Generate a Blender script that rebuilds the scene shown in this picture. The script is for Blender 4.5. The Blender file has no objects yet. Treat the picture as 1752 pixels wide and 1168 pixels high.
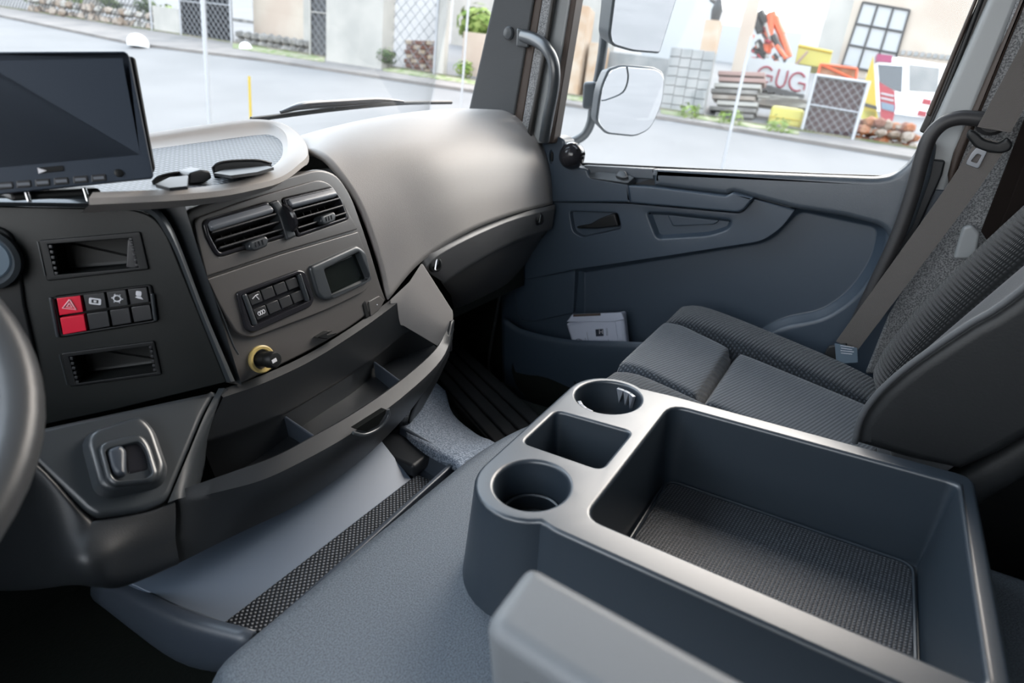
import bpy, bmesh, math, random
import numpy as np
from mathutils import Vector, Matrix
random.seed(7)
sc = bpy.context.scene
col = sc.collection
rad = math.radians

# ------------------------------------------------------------------ camera
# measured once from the photograph: x = towards the passenger door, y = forward, z = up, metres, camera at origin
FOC, CX, CY = 923., 876., 584.
_X = np.array([669, -411, 923.]); _X /= np.linalg.norm(_X)
_F = np.array([-1516, -394, 923.]); _F -= _X * (_F @ _X); _F /= np.linalg.norm(_F)
_Z = np.cross(_X, _F)
RM = np.array([_X, _F, _Z])          # camera (right, down, forward) -> cab axes
cam = bpy.data.cameras.new('camera'); co = bpy.data.objects.new('camera', cam); col.objects.link(co)
r3 = Matrix(RM.tolist())
co.matrix_world = (r3 @ Matrix(((1, 0, 0), (0, -1, 0), (0, 0, -1)))).to_4x4()
cam.sensor_width = 36; cam.lens = FOC / 1752 * 36; cam.clip_start = .02; cam.clip_end = 400
cam.dof.use_dof = True; cam.dof.focus_distance = .98; cam.dof.aperture_fstop = 3.5
sc.camera = co

# ------------------------------------------------------------------ light
W = bpy.data.worlds.new('World'); sc.world = W; W.use_nodes = True
nt = W.node_tree; bg = nt.nodes['Background']
geo = nt.nodes.new('ShaderNodeTexCoord'); sep = nt.nodes.new('ShaderNodeSeparateXYZ'); rmp = nt.nodes.new('ShaderNodeValToRGB')
nt.links.new(geo.outputs['Generated'], sep.inputs[0]); nt.links.new(sep.outputs['Z'], rmp.inputs[0]); nt.links.new(rmp.outputs[0], bg.inputs[0])
rmp.color_ramp.elements[0].position = 0.0; rmp.color_ramp.elements[0].color = (1, .985, .97, 1)
rmp.color_ramp.elements[1].position = 0.8; rmp.color_ramp.elements[1].color = (.76, .87, 1, 1)
bg.inputs[1].default_value = 2.0
sun = bpy.data.lights.new('sun', 'SUN'); so = bpy.data.objects.new('sun', sun); col.objects.link(so)
sun.energy = 2.9; sun.angle = rad(52); sun.color = (1, .86, .72)
so.rotation_euler = Vector((-.70, .10, -.57)).to_track_quat('-Z', 'Y').to_euler()
sc.view_settings.view_transform = 'Standard'; sc.view_settings.look = 'None'
sc.view_settings.exposure = 1.5; sc.view_settings.gamma = 1; sc.view_settings.use_curve_mapping = False

# ------------------------------------------------------------------ measuring helpers
def ray(px, py): return RM @ np.array([(px - CX) / FOC, (py - CY) / FOC, 1.])
def onx(px, py, x): r = ray(px, py); return r * (x / r[0])
def ony(px, py, y): r = ray(px, py); return r * (y / r[1])
def onz(px, py, z): r = ray(px, py); return r * (z / r[2])
def V(*a): return np.array(a, float)
def unit(v): v = np.array(v, float); return v / np.linalg.norm(v)
class Frame:
    def __init__(s, o, ex, n):
        s.o = np.array(o, float); s.ez = unit(n); ex = np.array(ex, float)
        s.ex = unit(ex - s.ez * (ex @ s.ez)); s.ey = np.cross(s.ez, s.ex)
    def uv(s, px, py, w=0):
        r = ray(px, py); o = s.o + s.ez * w; P = r * ((o @ s.ez) / (r @ s.ez)) - s.o
        return np.array([P @ s.ex, P @ s.ey])
    def uvs(s, pts, w=0): return [s.uv(a, b, w) for a, b in pts]
    def p(s, u, v, w=0): return s.o + s.ex * u + s.ey * v + s.ez * w
    def m(s, px, py, w=0): q = s.uv(px, py, w); return s.p(q[0], q[1], w)

# ------------------------------------------------------------------ materials
def mat(name, c, rough=.5, spec=.5, metal=0., bump=None, c2=None, nscale=40., emit=None, coat=0., sheen=0.):
    m = bpy.data.materials.new(name); m.use_nodes = True; t = m.node_tree; b = t.nodes['Principled BSDF']
    b.inputs['Base Color'].default_value = (*c, 1); b.inputs['Roughness'].default_value = rough
    b.inputs['Specular IOR Level'].default_value = spec; b.inputs['Metallic'].default_value = metal
    b.inputs['Coat Weight'].default_value = coat; b.inputs['Sheen Weight'].default_value = sheen
    tc = t.nodes.new('ShaderNodeTexCoord')
    if c2:
        n = t.nodes.new('ShaderNodeTexNoise'); n.inputs['Scale'].default_value = nscale; n.inputs['Detail'].default_value = 4
        r = t.nodes.new('ShaderNodeValToRGB'); r.color_ramp.elements[0].position = .38; r.color_ramp.elements[1].position = .62
        r.color_ramp.elements[0].color = (*c, 1); r.color_ramp.elements[1].color = (*c2, 1)
        t.links.new(tc.outputs['Object'], n.inputs['Vector']); t.links.new(n.outputs['Fac'], r.inputs[0]); t.links.new(r.outputs[0], b.inputs['Base Color'])
    if bump:
        kind, scale, strength, dist = bump
        if kind == 'noise': n = t.nodes.new('ShaderNodeTexNoise'); n.inputs['Scale'].default_value = scale; n.inputs['Detail'].default_value = 3; out = n.outputs['Fac']
        elif kind == 'vor': n = t.nodes.new('ShaderNodeTexVoronoi'); n.inputs['Scale'].default_value = scale; out = n.outputs['Distance']
        t.links.new(tc.outputs['Object'], n.inputs['Vector'])
        bp = t.nodes.new('ShaderNodeBump'); bp.inputs['Strength'].default_value = strength; bp.inputs['Distance'].default_value = dist
        t.links.new(out, bp.inputs['Height']); t.links.new(bp.outputs[0], b.inputs['Normal'])
    if emit: b.inputs['Emission Color'].default_value = (*c, 1); b.inputs['Emission Strength'].default_value = emit
    return m
def wavemat(name, c, c2, axes, rough=.6, strength=.5, dist=.002, spec=.4, sheen=0., mix='mul'):
    """axes: list of (direction vector, repeats per metre): ribs / woven cells coloured and bumped"""
    m = bpy.data.materials.new(name); m.use_nodes = True; t = m.node_tree; b = t.nodes['Principled BSDF']
    b.inputs['Roughness'].default_value = rough; b.inputs['Specular IOR Level'].default_value = spec; b.inputs['Sheen Weight'].default_value = sheen
    tc = t.nodes.new('ShaderNodeTexCoord'); prev = None
    for d, f in axes:
        dt = t.nodes.new('ShaderNodeVectorMath'); dt.operation = 'DOT_PRODUCT'; dt.inputs[1].default_value = tuple(np.array(d, float) * f * 2 * math.pi)
        t.links.new(tc.outputs['Object'], dt.inputs[0])
        s = t.nodes.new('ShaderNodeMath'); s.operation = 'SINE'; t.links.new(dt.outputs['Value'], s.inputs[0])
        a = t.nodes.new('ShaderNodeMath'); a.operation = 'MULTIPLY_ADD'; a.inputs[1].default_value = .5; a.inputs[2].default_value = .5; t.links.new(s.outputs[0], a.inputs[0])
        if prev is None: prev = a
        else:
            q = t.nodes.new('ShaderNodeMath'); q.operation = 'MULTIPLY' if mix == 'mul' else 'MAXIMUM'
            t.links.new(prev.outputs[0], q.inputs[0]); t.links.new(a.outputs[0], q.inputs[1]); prev = q
    r = t.nodes.new('ShaderNodeValToRGB'); r.color_ramp.elements[0].color = (*c, 1); r.color_ramp.elements[1].color = (*c2, 1)
    t.links.new(prev.outputs[0], r.inputs[0]); t.links.new(r.outputs[0], b.inputs['Base Color'])
    bp = t.nodes.new('ShaderNodeBump'); bp.inputs['Strength'].default_value = strength; bp.inputs['Distance'].default_value = dist
    t.links.new(prev.outputs[0], bp.inputs['Height']); t.links.new(bp.outputs[0], b.inputs['Normal'])
    return m
def glassmat(name, tint=(.97, .99, 1), refl=.5):
    m = bpy.data.materials.new(name); m.use_nodes = True; t = m.node_tree; t.nodes.clear()
    o = t.nodes.new('ShaderNodeOutputMaterial'); tr = t.nodes.new('ShaderNodeBsdfTransparent'); g = t.nodes.new('ShaderNodeBsdfGlossy'); mx = t.nodes.new('ShaderNodeMixShader'); f = t.nodes.new('ShaderNodeFresnel')
    f.inputs[0].default_value = 1.3; tr.inputs[0].default_value = (*tint, 1); g.inputs['Roughness'].default_value = 0; g.inputs['Color'].default_value = (refl, refl, refl, 1)
    t.links.new(f.outputs[0], mx.inputs[0]); t.links.new(tr.outputs[0], mx.inputs[1]); t.links.new(g.outputs[0], mx.inputs[2]); t.links.new(mx.outputs[0], o.inputs[0]); return m
M = {}
GR = ('noise', 900, .25, .0006)
M['dash'] = mat('dash_grained_plastic', (.35, .328, .312), .56, .6, bump=('noise', 700, .35, .0008))
M['strip'] = mat('glovebox_strip_plastic', (.10, .10, .102), .45, .7, bump=('noise', 600, .5, .0008))
M['dashlow'] = mat('dash_lower_plastic', (.016, .0185, .0215), .40, .6, bump=GR)  # darker base colour stands in for the missing light low on the dash
M['fascia'] = mat('fascia_satin_plastic', (.085, .080, .077), .34, .9, bump=GR)
M['binn'] = mat('binnacle_black_plastic', (.009, .011, .011), .45, .4, bump=GR)
M['frame'] = mat('frame_plastic', (.036, .042, .048), .32, .8)
M['black'] = mat('black_plastic', (.008, .009, .010), .45, .35)
M['hoodbar'] = mat('vent_hood_plastic', (.16, .175, .20), .28, .9)  # pale tone paints the glossy highlight on the vent hood
M['gloss'] = mat('glossy_black', (.02, .02, .024), .16, .5)
M['recshade'] = mat('painted_recess_shade', (.003, .004, .004), .8, .1)  # near-black paints the shade of the ashtray recess
M['key'] = mat('switch_plastic', (.030, .031, .034), .38, .5)
M['red'] = mat('red_switch', (.75, .012, .045), .4, .4)
M['icon'] = mat('white_print', (.72, .72, .76), .6, .2)
M['redtri'] = mat('pale_print', (.85, .45, .5), .6, .2)
M['gold'] = mat('yellow_ring', (.55, .42, .16), .35, .5)
M['chrome'] = mat('polished_metal', (.75, .77, .8), .18, .5, metal=1)
M['console'] = mat('console_plastic', (.019, .028, .039), .375, .9, bump=('noise', 900, .12, .0003))  # blue of the shadows is mixed into this base colour
M['bin'] = mat('floor_bin_plastic', (.038, .048, .064), .38, .7, bump=GR)
M['binpanel'] = mat('grey_blue_panel', (.12, .155, .21), .42, .6)
M['trayfloor'] = wavemat('ribbed_rubber', (.018, .022, .028), (.11, .12, .135), [((1, .1, 0), 210), ((.1, 1, 0), 210)], .45, .6, .0015)
M['binmat'] = wavemat('studded_rubber', (.008, .01, .013), (.20, .22, .25), [((.7, .7, 0), 165), ((.7, -.7, 0), 165)], .5, .8, .003)
M['shelfmat'] = wavemat('ribbed_shelf_liner', (.03, .034, .04), (.20, .215, .235), [((1, 0, 0), 150), ((.2, 1, 0), 75)], .5, .5, .0015)
M['tunnel'] = mat('flecked_vinyl', (.060, .074, .092), .5, .6, bump=('noise', 520, .5, .0018), c2=(.125, .148, .175), nscale=480)
M['carpet'] = mat('flecked_carpet', (.06, .08, .11), .8, .3, bump=('noise', 300, .6, .003), c2=(.24, .28, .34), nscale=300)
M['rubber'] = mat('black_rubber', (.010, .012, .013), .55, .4, bump=('noise', 200, .3, .001), c2=(.020, .020, .021), nscale=9)
M['floor'] = mat('dark_floor_mat', (.006, .009, .0075), .7, .3, bump=('noise', 120, .5, .003))
M['door'] = mat('door_plastic', (.036, .054, .078), .42, .65, bump=GR)  # bluish cast of the shaded cab put into the base colour
M['doorup'] = mat('door_top_plastic', (.055, .070, .088), .42, .8, bump=('noise', 600, .4, .0008))
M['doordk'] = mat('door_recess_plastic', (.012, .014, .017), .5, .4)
M['seat'] = wavemat('ribbed_seat_cloth', (.012, .016, .021), (.052, .063, .077), [((.35, 1, .3), 125), ((1, -.2, 0), 420)], .9, .7, .003, .2, .35)
M['seatmid'] = wavemat('woven_seat_insert', (.020, .027, .036), (.070, .086, .108), [((.35, 1, .3), 150), ((1, -.3, 0), 240)], .9, .6, .002, .2, .35)
M['seatback'] = wavemat('ribbed_back_cloth', (.006, .007, .008), (.030, .032, .034), [((0, -.45, .9), 120), ((1, 0, 0), 400)], .9, .7, .003, .2, .3)
M['seatside'] = mat('dark_seat_vinyl', (.012, .0135, .015), .5, .4, bump=('noise', 300, .3, .001))
M['piping'] = mat('seat_piping', (.06, .064, .07), .6, .4)
M['backmid'] = mat('grey_back_cloth', (.050, .053, .057), .9, .2, bump=('noise', 500, .5, .001), sheen=.3)
M['belt'] = wavemat('belt_webbing', (.075, .069, .065), (.14, .13, .124), [((.3, .6, .8), 500)], .75, .3, .0008, .3)
M['wallcloth'] = mat('grey_fleck_cloth', (.10, .104, .11), .85, .2, c2=(.30, .305, .31), nscale=350)
M['pillar'] = mat('pillar_cloth', (.070, .074, .078), .8, .2, bump=('noise', 500, .5, .001))
M['curtain'] = mat('dark_curtain', (.012, .009, .008), .9, .1)
M['seal'] = mat('rubber_seal', (.018, .017, .016), .45, .4)
M['sealbr'] = mat('brown_seal', (.05, .035, .028), .5, .4)
M['white'] = mat('white_paint', (0.780, 0.800, 0.820), .25, .5, coat=.3)
M['greyp'] = mat('grey_pillar_paint', (.30, .32, .33), .4, .5)
M['rail'] = mat('grab_rail_rubber', (.028, .028, .030), .5, .45)
M['mirror'] = mat('mirror_glass', (.82, .83, .85), .02, .5, metal=1)
M['mirrorcase'] = mat('mirror_case', (.05, .058, .065), .4, .5)
M['lever'] = mat('armrest_vinyl', (.135, .145, .155), .5, .4, bump=('noise', 400, .2, .0006))
M['wheel'] = mat('steering_wheel_skin', (.055, .058, .062), .38, .5)
M['pouch'] = mat('pale_pouch', (.42, .46, .56), .45, .4)
M['print'] = mat('dark_print', (.02, .025, .04), .6, .2)
M['tag'] = mat('blue_grey_tag', (.10, .14, .18), .6, .3)
M['screen'] = mat('screen_glass', (.010, .013, .012), .12, .5)
M['monitor'] = mat('monitor_plastic', (.034, .046, .066), .45, .4)
M['headliner'] = mat('headliner', (.35, .36, .37), .9, .2)
M['glass'] = glassmat('window_glass')
# outside
M['road'] = mat('pale_asphalt', (.122, .122, .123), .9, .2, c2=(.137, .136, .137), nscale=.6)
M['walk'] = mat('grey_pavement', (.125, .118, .114), .9, .2, c2=(.16, .148, .14), nscale=1.5)
M['verge'] = mat('grass_and_gravel', (0.099, 0.112, 0.056), .95, .1, c2=(0.165, 0.152, 0.125), nscale=2.)
M['conc'] = mat('pale_concrete', (.235, .23, .215), .9, .2, c2=(.28, .27, .25), nscale=1.2)
M['concgrey'] = mat('grey_block', (0.162, 0.167, 0.167), .9, .2, c2=(0.207, 0.207, 0.204), nscale=3)
M['cream'] = mat('cream_render', (.29, .24, .20), .9, .2, c2=(.33, .29, .245), nscale=.8)
M['ochre'] = mat('ochre_stone', (0.267, 0.189, 0.129), .9, .2, c2=(0.309, 0.257, 0.205), nscale=3)
M['stone'] = mat('rubble_stone', (0.167, 0.131, 0.103), .95, .1, c2=(0.262, 0.229, 0.198), nscale=3)
M['stone2'] = mat('grey_rubble', (0.099, 0.096, 0.092), .95, .1, c2=(0.182, 0.175, 0.165), nscale=4)
M['galv'] = mat('galvanised_steel', (0.237, 0.244, 0.257), .45, .5, metal=.3)
M['darkscreen'] = mat('dark_gate_sheet', (0.007, 0.008, 0.011), .8, .2)
M['maroon'] = mat('brown_gate_sheet', (0.050, 0.033, 0.035), .8, .2)
M['wire'] = mat('fence_wire', (0.116, 0.119, 0.125), .5, .5)
M['wiredk'] = mat('dark_fence_wire', (0.040, 0.040, 0.043), .5, .5)
M['leaf'] = mat('leaf_green', (0.069, 0.120, 0.022), .8, .2, c2=(0.172, 0.224, 0.069), nscale=5)
M['grassy'] = mat('thin_grass', (.10, .14, .05), .9, .1, c2=(.22, .21, .16), nscale=6)
M['leafdk'] = mat('dark_leaf', (0.026, 0.043, 0.017), .8, .2, c2=(0.073, 0.099, 0.040), nscale=4)
M['orange'] = mat('orange_red_paint', (0.422, 0.065, 0.015), .4, .4)
M['blacksteel'] = mat('black_steel', (0.010, 0.010, 0.011), .5, .4)
M['yellow'] = mat('yellow_paint', (0.284, 0.205, 0.010), .5, .4)
M['yellowp'] = mat('pale_yellow_plastic', (0.284, 0.255, 0.059), .6, .3)
M['redp'] = mat('red_paint', (0.205, 0.010, 0.020), .45, .4)
M['magenta'] = mat('magenta_sheet', (0.182, 0.020, 0.066), .5, .3)
M['rust'] = mat('rusty_orange', (0.182, 0.059, 0.023), .8, .2, c2=(0.218, 0.112, 0.066), nscale=6)
M['brick'] = mat('brick_red', (0.125, 0.056, 0.040), .9, .2)
M['plank'] = mat('weathered_plank', (0.149, 0.125, 0.106), .9, .2, c2=(0.205, 0.185, 0.165), nscale=5)
M['pink'] = mat('pink_slab', (0.205, 0.139, 0.125), .9, .2)
M['bluewin'] = mat('dark_window_glass', (0.033, 0.043, 0.053), .15, .5)
M['board'] = mat('white_board', (0.274, 0.282, 0.288), .5, .3)
M['letter'] = mat('crimson_letters', (0.182, 0.017, 0.033), .6, .2)

# ------------------------------------------------------------------ mesh helpers
def mk(name, verts, faces, m, parent=None, ang=35, smooth=True, mods=()):
    me = bpy.data.meshes.new(name); me.from_pydata([tuple(map(float, v)) for v in verts], [], faces); me.validate()
    bm = bmesh.new(); bm.from_mesh(me); bmesh.ops.recalc_face_normals(bm, faces=bm.faces); bm.to_mesh(me); bm.free()
    if smooth: me.shade_smooth(); me.set_sharp_from_angle(angle=rad(ang))
    me.materials.append(M[m] if isinstance(m, str) else m)
    o = bpy.data.objects.new(name, me); col.objects.link(o)
    if parent is not None: o.parent = parent
    for k, kw in mods:
        md = o.modifiers.new(k, k)
        for a, b in kw.items(): setattr(md, a, b)
    if any(k == 'BEVEL' for k, _ in mods):
        md = o.modifiers.new('wn', 'WEIGHTED_NORMAL'); md.keep_sharp = False; md.weight = 100
    return o
def bev(w, s=2): return ('BEVEL', dict(width=w, segments=s, limit_method='ANGLE', angle_limit=rad(35)))
def solid(t, off=-1): return ('SOLIDIFY', dict(thickness=t, offset=off))
def sub(n=1): return ('SUBSURF', dict(levels=n, render_levels=n))
def thing(name, label, cat, group=None):
    o = bpy.data.objects.new(name, None); col.objects.link(o); o['label'] = label; o['category'] = cat
    if group: o['group'] = group
    return o
def tag(o, label, cat, group=None):
    o['label'] = label; o['category'] = cat
    if group: o['group'] = group
    return o
def struct(o): o['kind'] = 'structure'; return o
def lab(o, s): o['label'] = s; return o
def sempty(name):
    o = bpy.data.objects.new(name, None); col.objects.link(o); o['kind'] = 'structure'; return o
def catmull(pts, n):
    P = [np.array(p, float) for p in pts]
    if len(P) < 3: return [P[0] + (P[-1] - P[0]) * (i / n) for i in range(n + 1)]
    P = [2 * P[0] - P[1]] + P + [2 * P[-1] - P[-2]]; out = []
    seg = len(P) - 3
    for i in range(n + 1):
        t = i / n * seg; k = min(int(t), seg - 1); t -= k; a, b, c, d = P[k:k + 4]
        out.append(.5 * ((2 * b) + (-a + c) * t + (2 * a - 5 * b + 4 * c - d) * t * t + (-a + 3 * b - 3 * c + d) * t ** 3))
    return out
def resample(pts, n):
    P = [np.array(p, float) for p in pts]; L = [0]
    for a, b in zip(P, P[1:]): L.append(L[-1] + np.linalg.norm(b - a))
    out = []
    for i in range(n + 1):
        s = L[-1] * i / n; k = 0
        while k < len(P) - 2 and L[k + 1] < s: k += 1
        out.append(P[k] + (P[k + 1] - P[k]) * ((s - L[k]) / max(1e-9, L[k + 1] - L[k])))
    return out
def grid(name, rows, m, parent=None, mods=(), ang=40, closev=False):
    n = len(rows[0]); V_ = [p for r in rows for p in r]; F_ = []
    for i in range(len(rows) - 1):
        for j in range(n - 1 + (1 if closev else 0)):
            k = (j + 1) % n; F_.append((i * n + j, i * n + k, (i + 1) * n + k, (i + 1) * n + j))
    return mk(name, V_, F_, m, parent, ang, True, mods)
def surf(name, rows, m, parent=None, nu=24, nv=24, mods=(), ang=60):
    """smooth surface through a coarse grid of points"""
    rr = [catmull(r, nv) for r in rows]
    cols = [catmull([r[j] for r in rr], nu) for j in range(nv + 1)]
    return grid(name, [[c[i] for c in cols] for i in range(nu + 1)], m, parent, mods, ang)
def tube(name, pts, r, m, parent=None, n=12, res=None, caps=True):
    P = catmull(pts, res) if res else [np.array(p, float) for p in pts]
    rs = r if isinstance(r, (list, tuple)) else [r] * len(P)
    if len(rs) != len(P): rs = [np.interp(i / (len(P) - 1), np.linspace(0, 1, len(rs)), rs) for i in range(len(P))]
    T = unit(P[1] - P[0]); a = unit(np.cross(T, V(.31, .2, .93))); rows = []
    for i, p in enumerate(P):
        t = unit(P[min(i + 1, len(P) - 1)] - P[max(i - 1, 0)]); a = unit(a - t * (a @ t)); b = np.cross(t, a)
        rows.append([p + (a * math.cos(2 * math.pi * k / n) + b * math.sin(2 * math.pi * k / n)) * rs[i] for k in range(n)])
    V_ = [q for r_ in rows for q in r_]; F_ = []
    for i in range(len(rows) - 1):
        for j in range(n): F_.append((i * n + j, i * n + (j + 1) % n, (i + 1) * n + (j + 1) % n, (i + 1) * n + j))
    if caps: F_.append(tuple(range(n))); F_.append(tuple((len(rows) - 1) * n + k for k in range(n)))
    return mk(name, V_, F_, m, parent, 50)
def prism(name, poly, d, m, parent=None, b=0., bs=2, ang=35):
    d = np.array(d, float); n = len(poly); V_ = [np.array(p, float) for p in poly] + [np.array(p, float) + d for p in poly]
    F_ = [tuple(range(n)), tuple(range(2 * n - 1, n - 1, -1))] + [(i, (i + 1) % n, n + (i + 1) % n, n + i) for i in range(n)]
    return mk(name, V_, F_, m, parent, ang, True, [bev(b, bs)] if b else [])
def fillet(pts, r, n=4):
    """round the corners of a closed polygon (2-D or 3-D); r one value or one per corner"""
    out = []; N = len(pts); P = [np.array(p, float) for p in pts]; R = r if isinstance(r, (list, tuple)) else [r] * N
    for i in range(N):
        a, b, c = P[i - 1], P[i], P[(i + 1) % N]; d1, d2 = a - b, c - b; l1, l2 = np.linalg.norm(d1), np.linalg.norm(d2)
        q = min(R[i], l1 * .45, l2 * .45)
        if q < 1e-6: out.append(b); continue
        s, e = b + d1 / l1 * q, b + d2 / l2 * q
        for k in range(n + 1): t = k / n; out.append(s * (1 - t) ** 2 + b * 2 * t * (1 - t) + e * t * t)
    return out
def ccw(L):
    A = sum(L[i][0] * L[(i + 1) % len(L)][1] - L[(i + 1) % len(L)][0] * L[i][1] for i in range(len(L)))
    return L if A > 0 else L[::-1]
def offs(L, d):
    """offset a ccw 2-D loop outwards by d"""
    out = []; N = len(L)
    for i in range(N):
        a, b, c = L[i - 1], L[i], L[(i + 1) % N]; e1 = b - a; e2 = c - b
        n1 = V(e1[1], -e1[0]) / max(1e-9, np.linalg.norm(e1)); n2 = V(e2[1], -e2[0]) / max(1e-9, np.linalg.norm(e2)); n = n1 + n2
        l = np.linalg.norm(n); n = n / l if l > 1e-6 else n1
        out.append(b + n * d / max(.5, n @ n1))
    return out
def circ(c, r, n=32, ry=None):
    ry = ry or r; return [V(c[0] + r * math.cos(2 * math.pi * k / n), c[1] + ry * math.sin(2 * math.pi * k / n)) for k in range(n)]
def rect(c, w, h, r=0, n=3):
    L = [V(c[0] + sx * w / 2, c[1] + sy * h / 2) for sx, sy in ((-1, -1), (1, -1), (1, 1), (-1, 1))]
    return fillet(L, r, n) if r else L
def panel(name, F, outer, m, parent=None, w=0., t=.004, r=.001, holes=(), back=False, draft=0., seg=3):
    """plate in frame F: rounded outer edge, holes = (loop, depth, draft, edge radius, closed)"""
    outer = ccw([np.array(p, float) for p in outer]); verts = []; faces = []
    def add(L, ww): i = len(verts); verts.extend(F.p(q[0], q[1], ww) for q in L); return list(range(i, i + len(L)))
    def ring(A, B):
        n = len(A)
        for i in range(n): faces.append((A[i], A[(i + 1) % n], B[(i + 1) % n], B[i]))
    prev = None; top = []
    for k in range(seg + 1):
        a = math.pi / 2 * k / seg; I = add(offs(outer, -r * (1 - math.sin(a))), w - r * (1 - math.cos(a)))
        if prev: ring(prev, I)
        else: top.append(I)
        prev = I
    I = add(offs(outer, draft), w - t); ring(prev, I)
    if back: faces.append(tuple(I))
    for h in holes:
        L = ccw([np.array(p, float) for p in h[0]]); dep = h[1]; dr = h[2]; rr = h[3]; closed = h[4] if len(h) > 4 else True; prev = None
        for k in range(seg + 1):
            a = math.pi / 2 * k / seg; I = add(offs(L, rr * (1 - math.sin(a))), w - rr * (1 - math.cos(a)))
            if prev: ring(prev, I)
            else: top.append(I)
            prev = I
        fr = min(.006, dep * .3)
        for k in range(3):
            a = math.pi / 2 * k / 2; I = add(offs(L, -dr - fr * (1 - math.cos(a))), w - dep + fr * (1 - math.sin(a)) if closed else w - dep); 
            ring(prev, I); prev = I
            if not closed: break
        if closed: faces.append(tuple(prev))
    bm = bmesh.new(); bv = [bm.verts.new(tuple(map(float, v))) for v in verts]
    for f in faces:
        try: bm.faces.new([bv[i] for i in f])
        except ValueError: pass
    if 1:
        ed = []
        for I in top:
            for i in range(len(I)):
                a, b = bv[I[i]], bv[I[(i + 1) % len(I)]]; e = bm.edges.get((a, b)) or bm.edges.new((a, b)); ed.append(e)
        bmesh.ops.triangle_fill(bm, use_beauty=True, use_dissolve=False, edges=ed, normal=Vector(F.ez))
    bmesh.ops.recalc_face_normals(bm, faces=bm.faces)
    me = bpy.data.meshes.new(name); bm.to_mesh(me); bm.free(); me.shade_smooth(); me.set_sharp_from_angle(angle=rad(40)); me.materials.append(M[m])
    o = bpy.data.objects.new(name, me); col.objects.link(o)
    wn_m = o.modifiers.new('wn', 'WEIGHTED_NORMAL'); wn_m.keep_sharp = True; wn_m.weight = 100
    if parent is not None: o.parent = parent
    return o
def obox(name, c, ex, ey, ez, s, m, parent=None, b=0., bs=2):
    c = np.array(c, float); V_ = []
    for i in (-1, 1):
        for j in (-1, 1):
            for k in (-1, 1): V_.append(c + np.array(ex) * i * s[0] / 2 + np.array(ey) * j * s[1] / 2 + np.array(ez) * k * s[2] / 2)
    F_ = [(0, 1, 3, 2), (4, 6, 7, 5), (0, 4, 5, 1), (2, 3, 7, 6), (0, 2, 6, 4), (1, 5, 7, 3)]
    return mk(name, V_, F_, m, parent, 35, True, [bev(b, bs)] if b else [])
def lathe(name, c, axis, prof, m, parent=None, n=24, ax0=None):
    """prof: (radius, height along axis)"""
    z = unit(axis); x = unit(np.cross(z, V(0, 0, 1) if abs(z[2]) < .9 else V(1, 0, 0))); y = np.cross(z, x); c = np.array(c, float)
    rows = [[c + z * h + (x * math.cos(2 * math.pi * k / n) + y * math.sin(2 * math.pi * k / n)) * r for k in range(n)] for r, h in prof]
    V_ = [q for r_ in rows for q in r_]; F_ = []
    for i in range(len(rows) - 1):
        for j in range(n): F_.append((i * n + j, i * n + (j + 1) % n, (i + 1) * n + (j + 1) % n, (i + 1) * n + j))
    F_.append(tuple(range(n))); F_.append(tuple((len(rows) - 1) * n + k for k in range(n)))
    return mk(name, V_, F_, m, parent, 40)
def ribbon(name, pts, side, w, t, m, parent=None, res=24, b=0):
    P = catmull(pts, res); side = unit(side); rows = []
    for i, p in enumerate(P):
        tt = unit(P[min(i + 1, len(P) - 1)] - P[max(i - 1, 0)]); s = unit(side - tt * (side @ tt)); n = np.cross(tt, s)
        rows.append([p - s * w / 2 - n * t / 2, p + s * w / 2 - n * t / 2, p + s * w / 2 + n * t / 2, p - s * w / 2 + n * t / 2])
    V_ = [q for r_ in rows for q in r_]; F_ = []
    for i in range(len(rows) - 1):
        for j in range(4): F_.append((i * 4 + j, i * 4 + (j + 1) % 4, (i + 1) * 4 + (j + 1) % 4, (i + 1) * 4 + j))
    F_.append((0, 1, 2, 3)); k = (len(rows) - 1) * 4; F_.append((k, k + 1, k + 2, k + 3))
    return mk(name, V_, F_, m, parent, 30)
def quadpt(Q, s, t): Q = [np.array(q, float) for q in Q]; return Q[0] * (1 - s) * (1 - t) + Q[1] * s * (1 - t) + Q[2] * s * t + Q[3] * (1 - s) * t

# ================================================================== cab structure
def wallplate(name, poly, d, m, **k): return struct(prism(name, poly, d, m, **k))
wallplate('floor', [(-.85, -.85, -1.08), (1.5, -.85, -1.08), (1.5, 1.45, -1.08), (-.85, 1.45, -1.08)], (0, 0, -.04), 'floor')
wallplate('ceiling', [(-.85, -.85, .78), (1.5, -.85, .78), (1.5, 1.0, .78), (-.85, 1.0, .78)], (0, 0, .05), 'headliner')
wallplate('wall_rear', [(-.85, -.80, -1.08), (1.5, -.80, -1.08), (1.5, -.80, .78), (-.85, -.80, .78)], (0, -.04, 0), 'floor')
wallplate('wall_left', [(-.85, -.85, -1.08), (-.85, -.45, -1.08), (-.85, -.45, .78), (-.85, -.85, .78)], (-.05, 0, 0), 'seatside')
wallplate('wall_left_lower', [(-.85, -.45, -1.08), (-.85, 1.40, -1.08), (-.85, 1.40, -.16), (-.85, -.45, -.16)], (-.05, 0, 0), 'door')
wallplate('wall_front', [(-.85, 1.42, -1.08), (1.5, 1.42, -1.08), (1.5, 1.30, -.10), (-.85, 1.30, -.10)], (0, .04, 0), 'floor')
DX = 1.45
wallplate('wall_footwell', [(1.47, .90, -1.1), (1.47, 1.45, -1.1), (1.47, 1.45, -.17), (1.47, .90, -.17)], (.03, 0, 0), 'floor')
wallplate('wall_rear_side', [(1.47, -.85, -1.1), (1.47, -.25, -1.1), (1.47, -.25, .78), (1.47, -.85, .78)], (.03, 0, 0), 'seatside')
DF = Frame((DX, 0, 0), (0, -1, 0), (-1, 0, 0))

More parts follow.
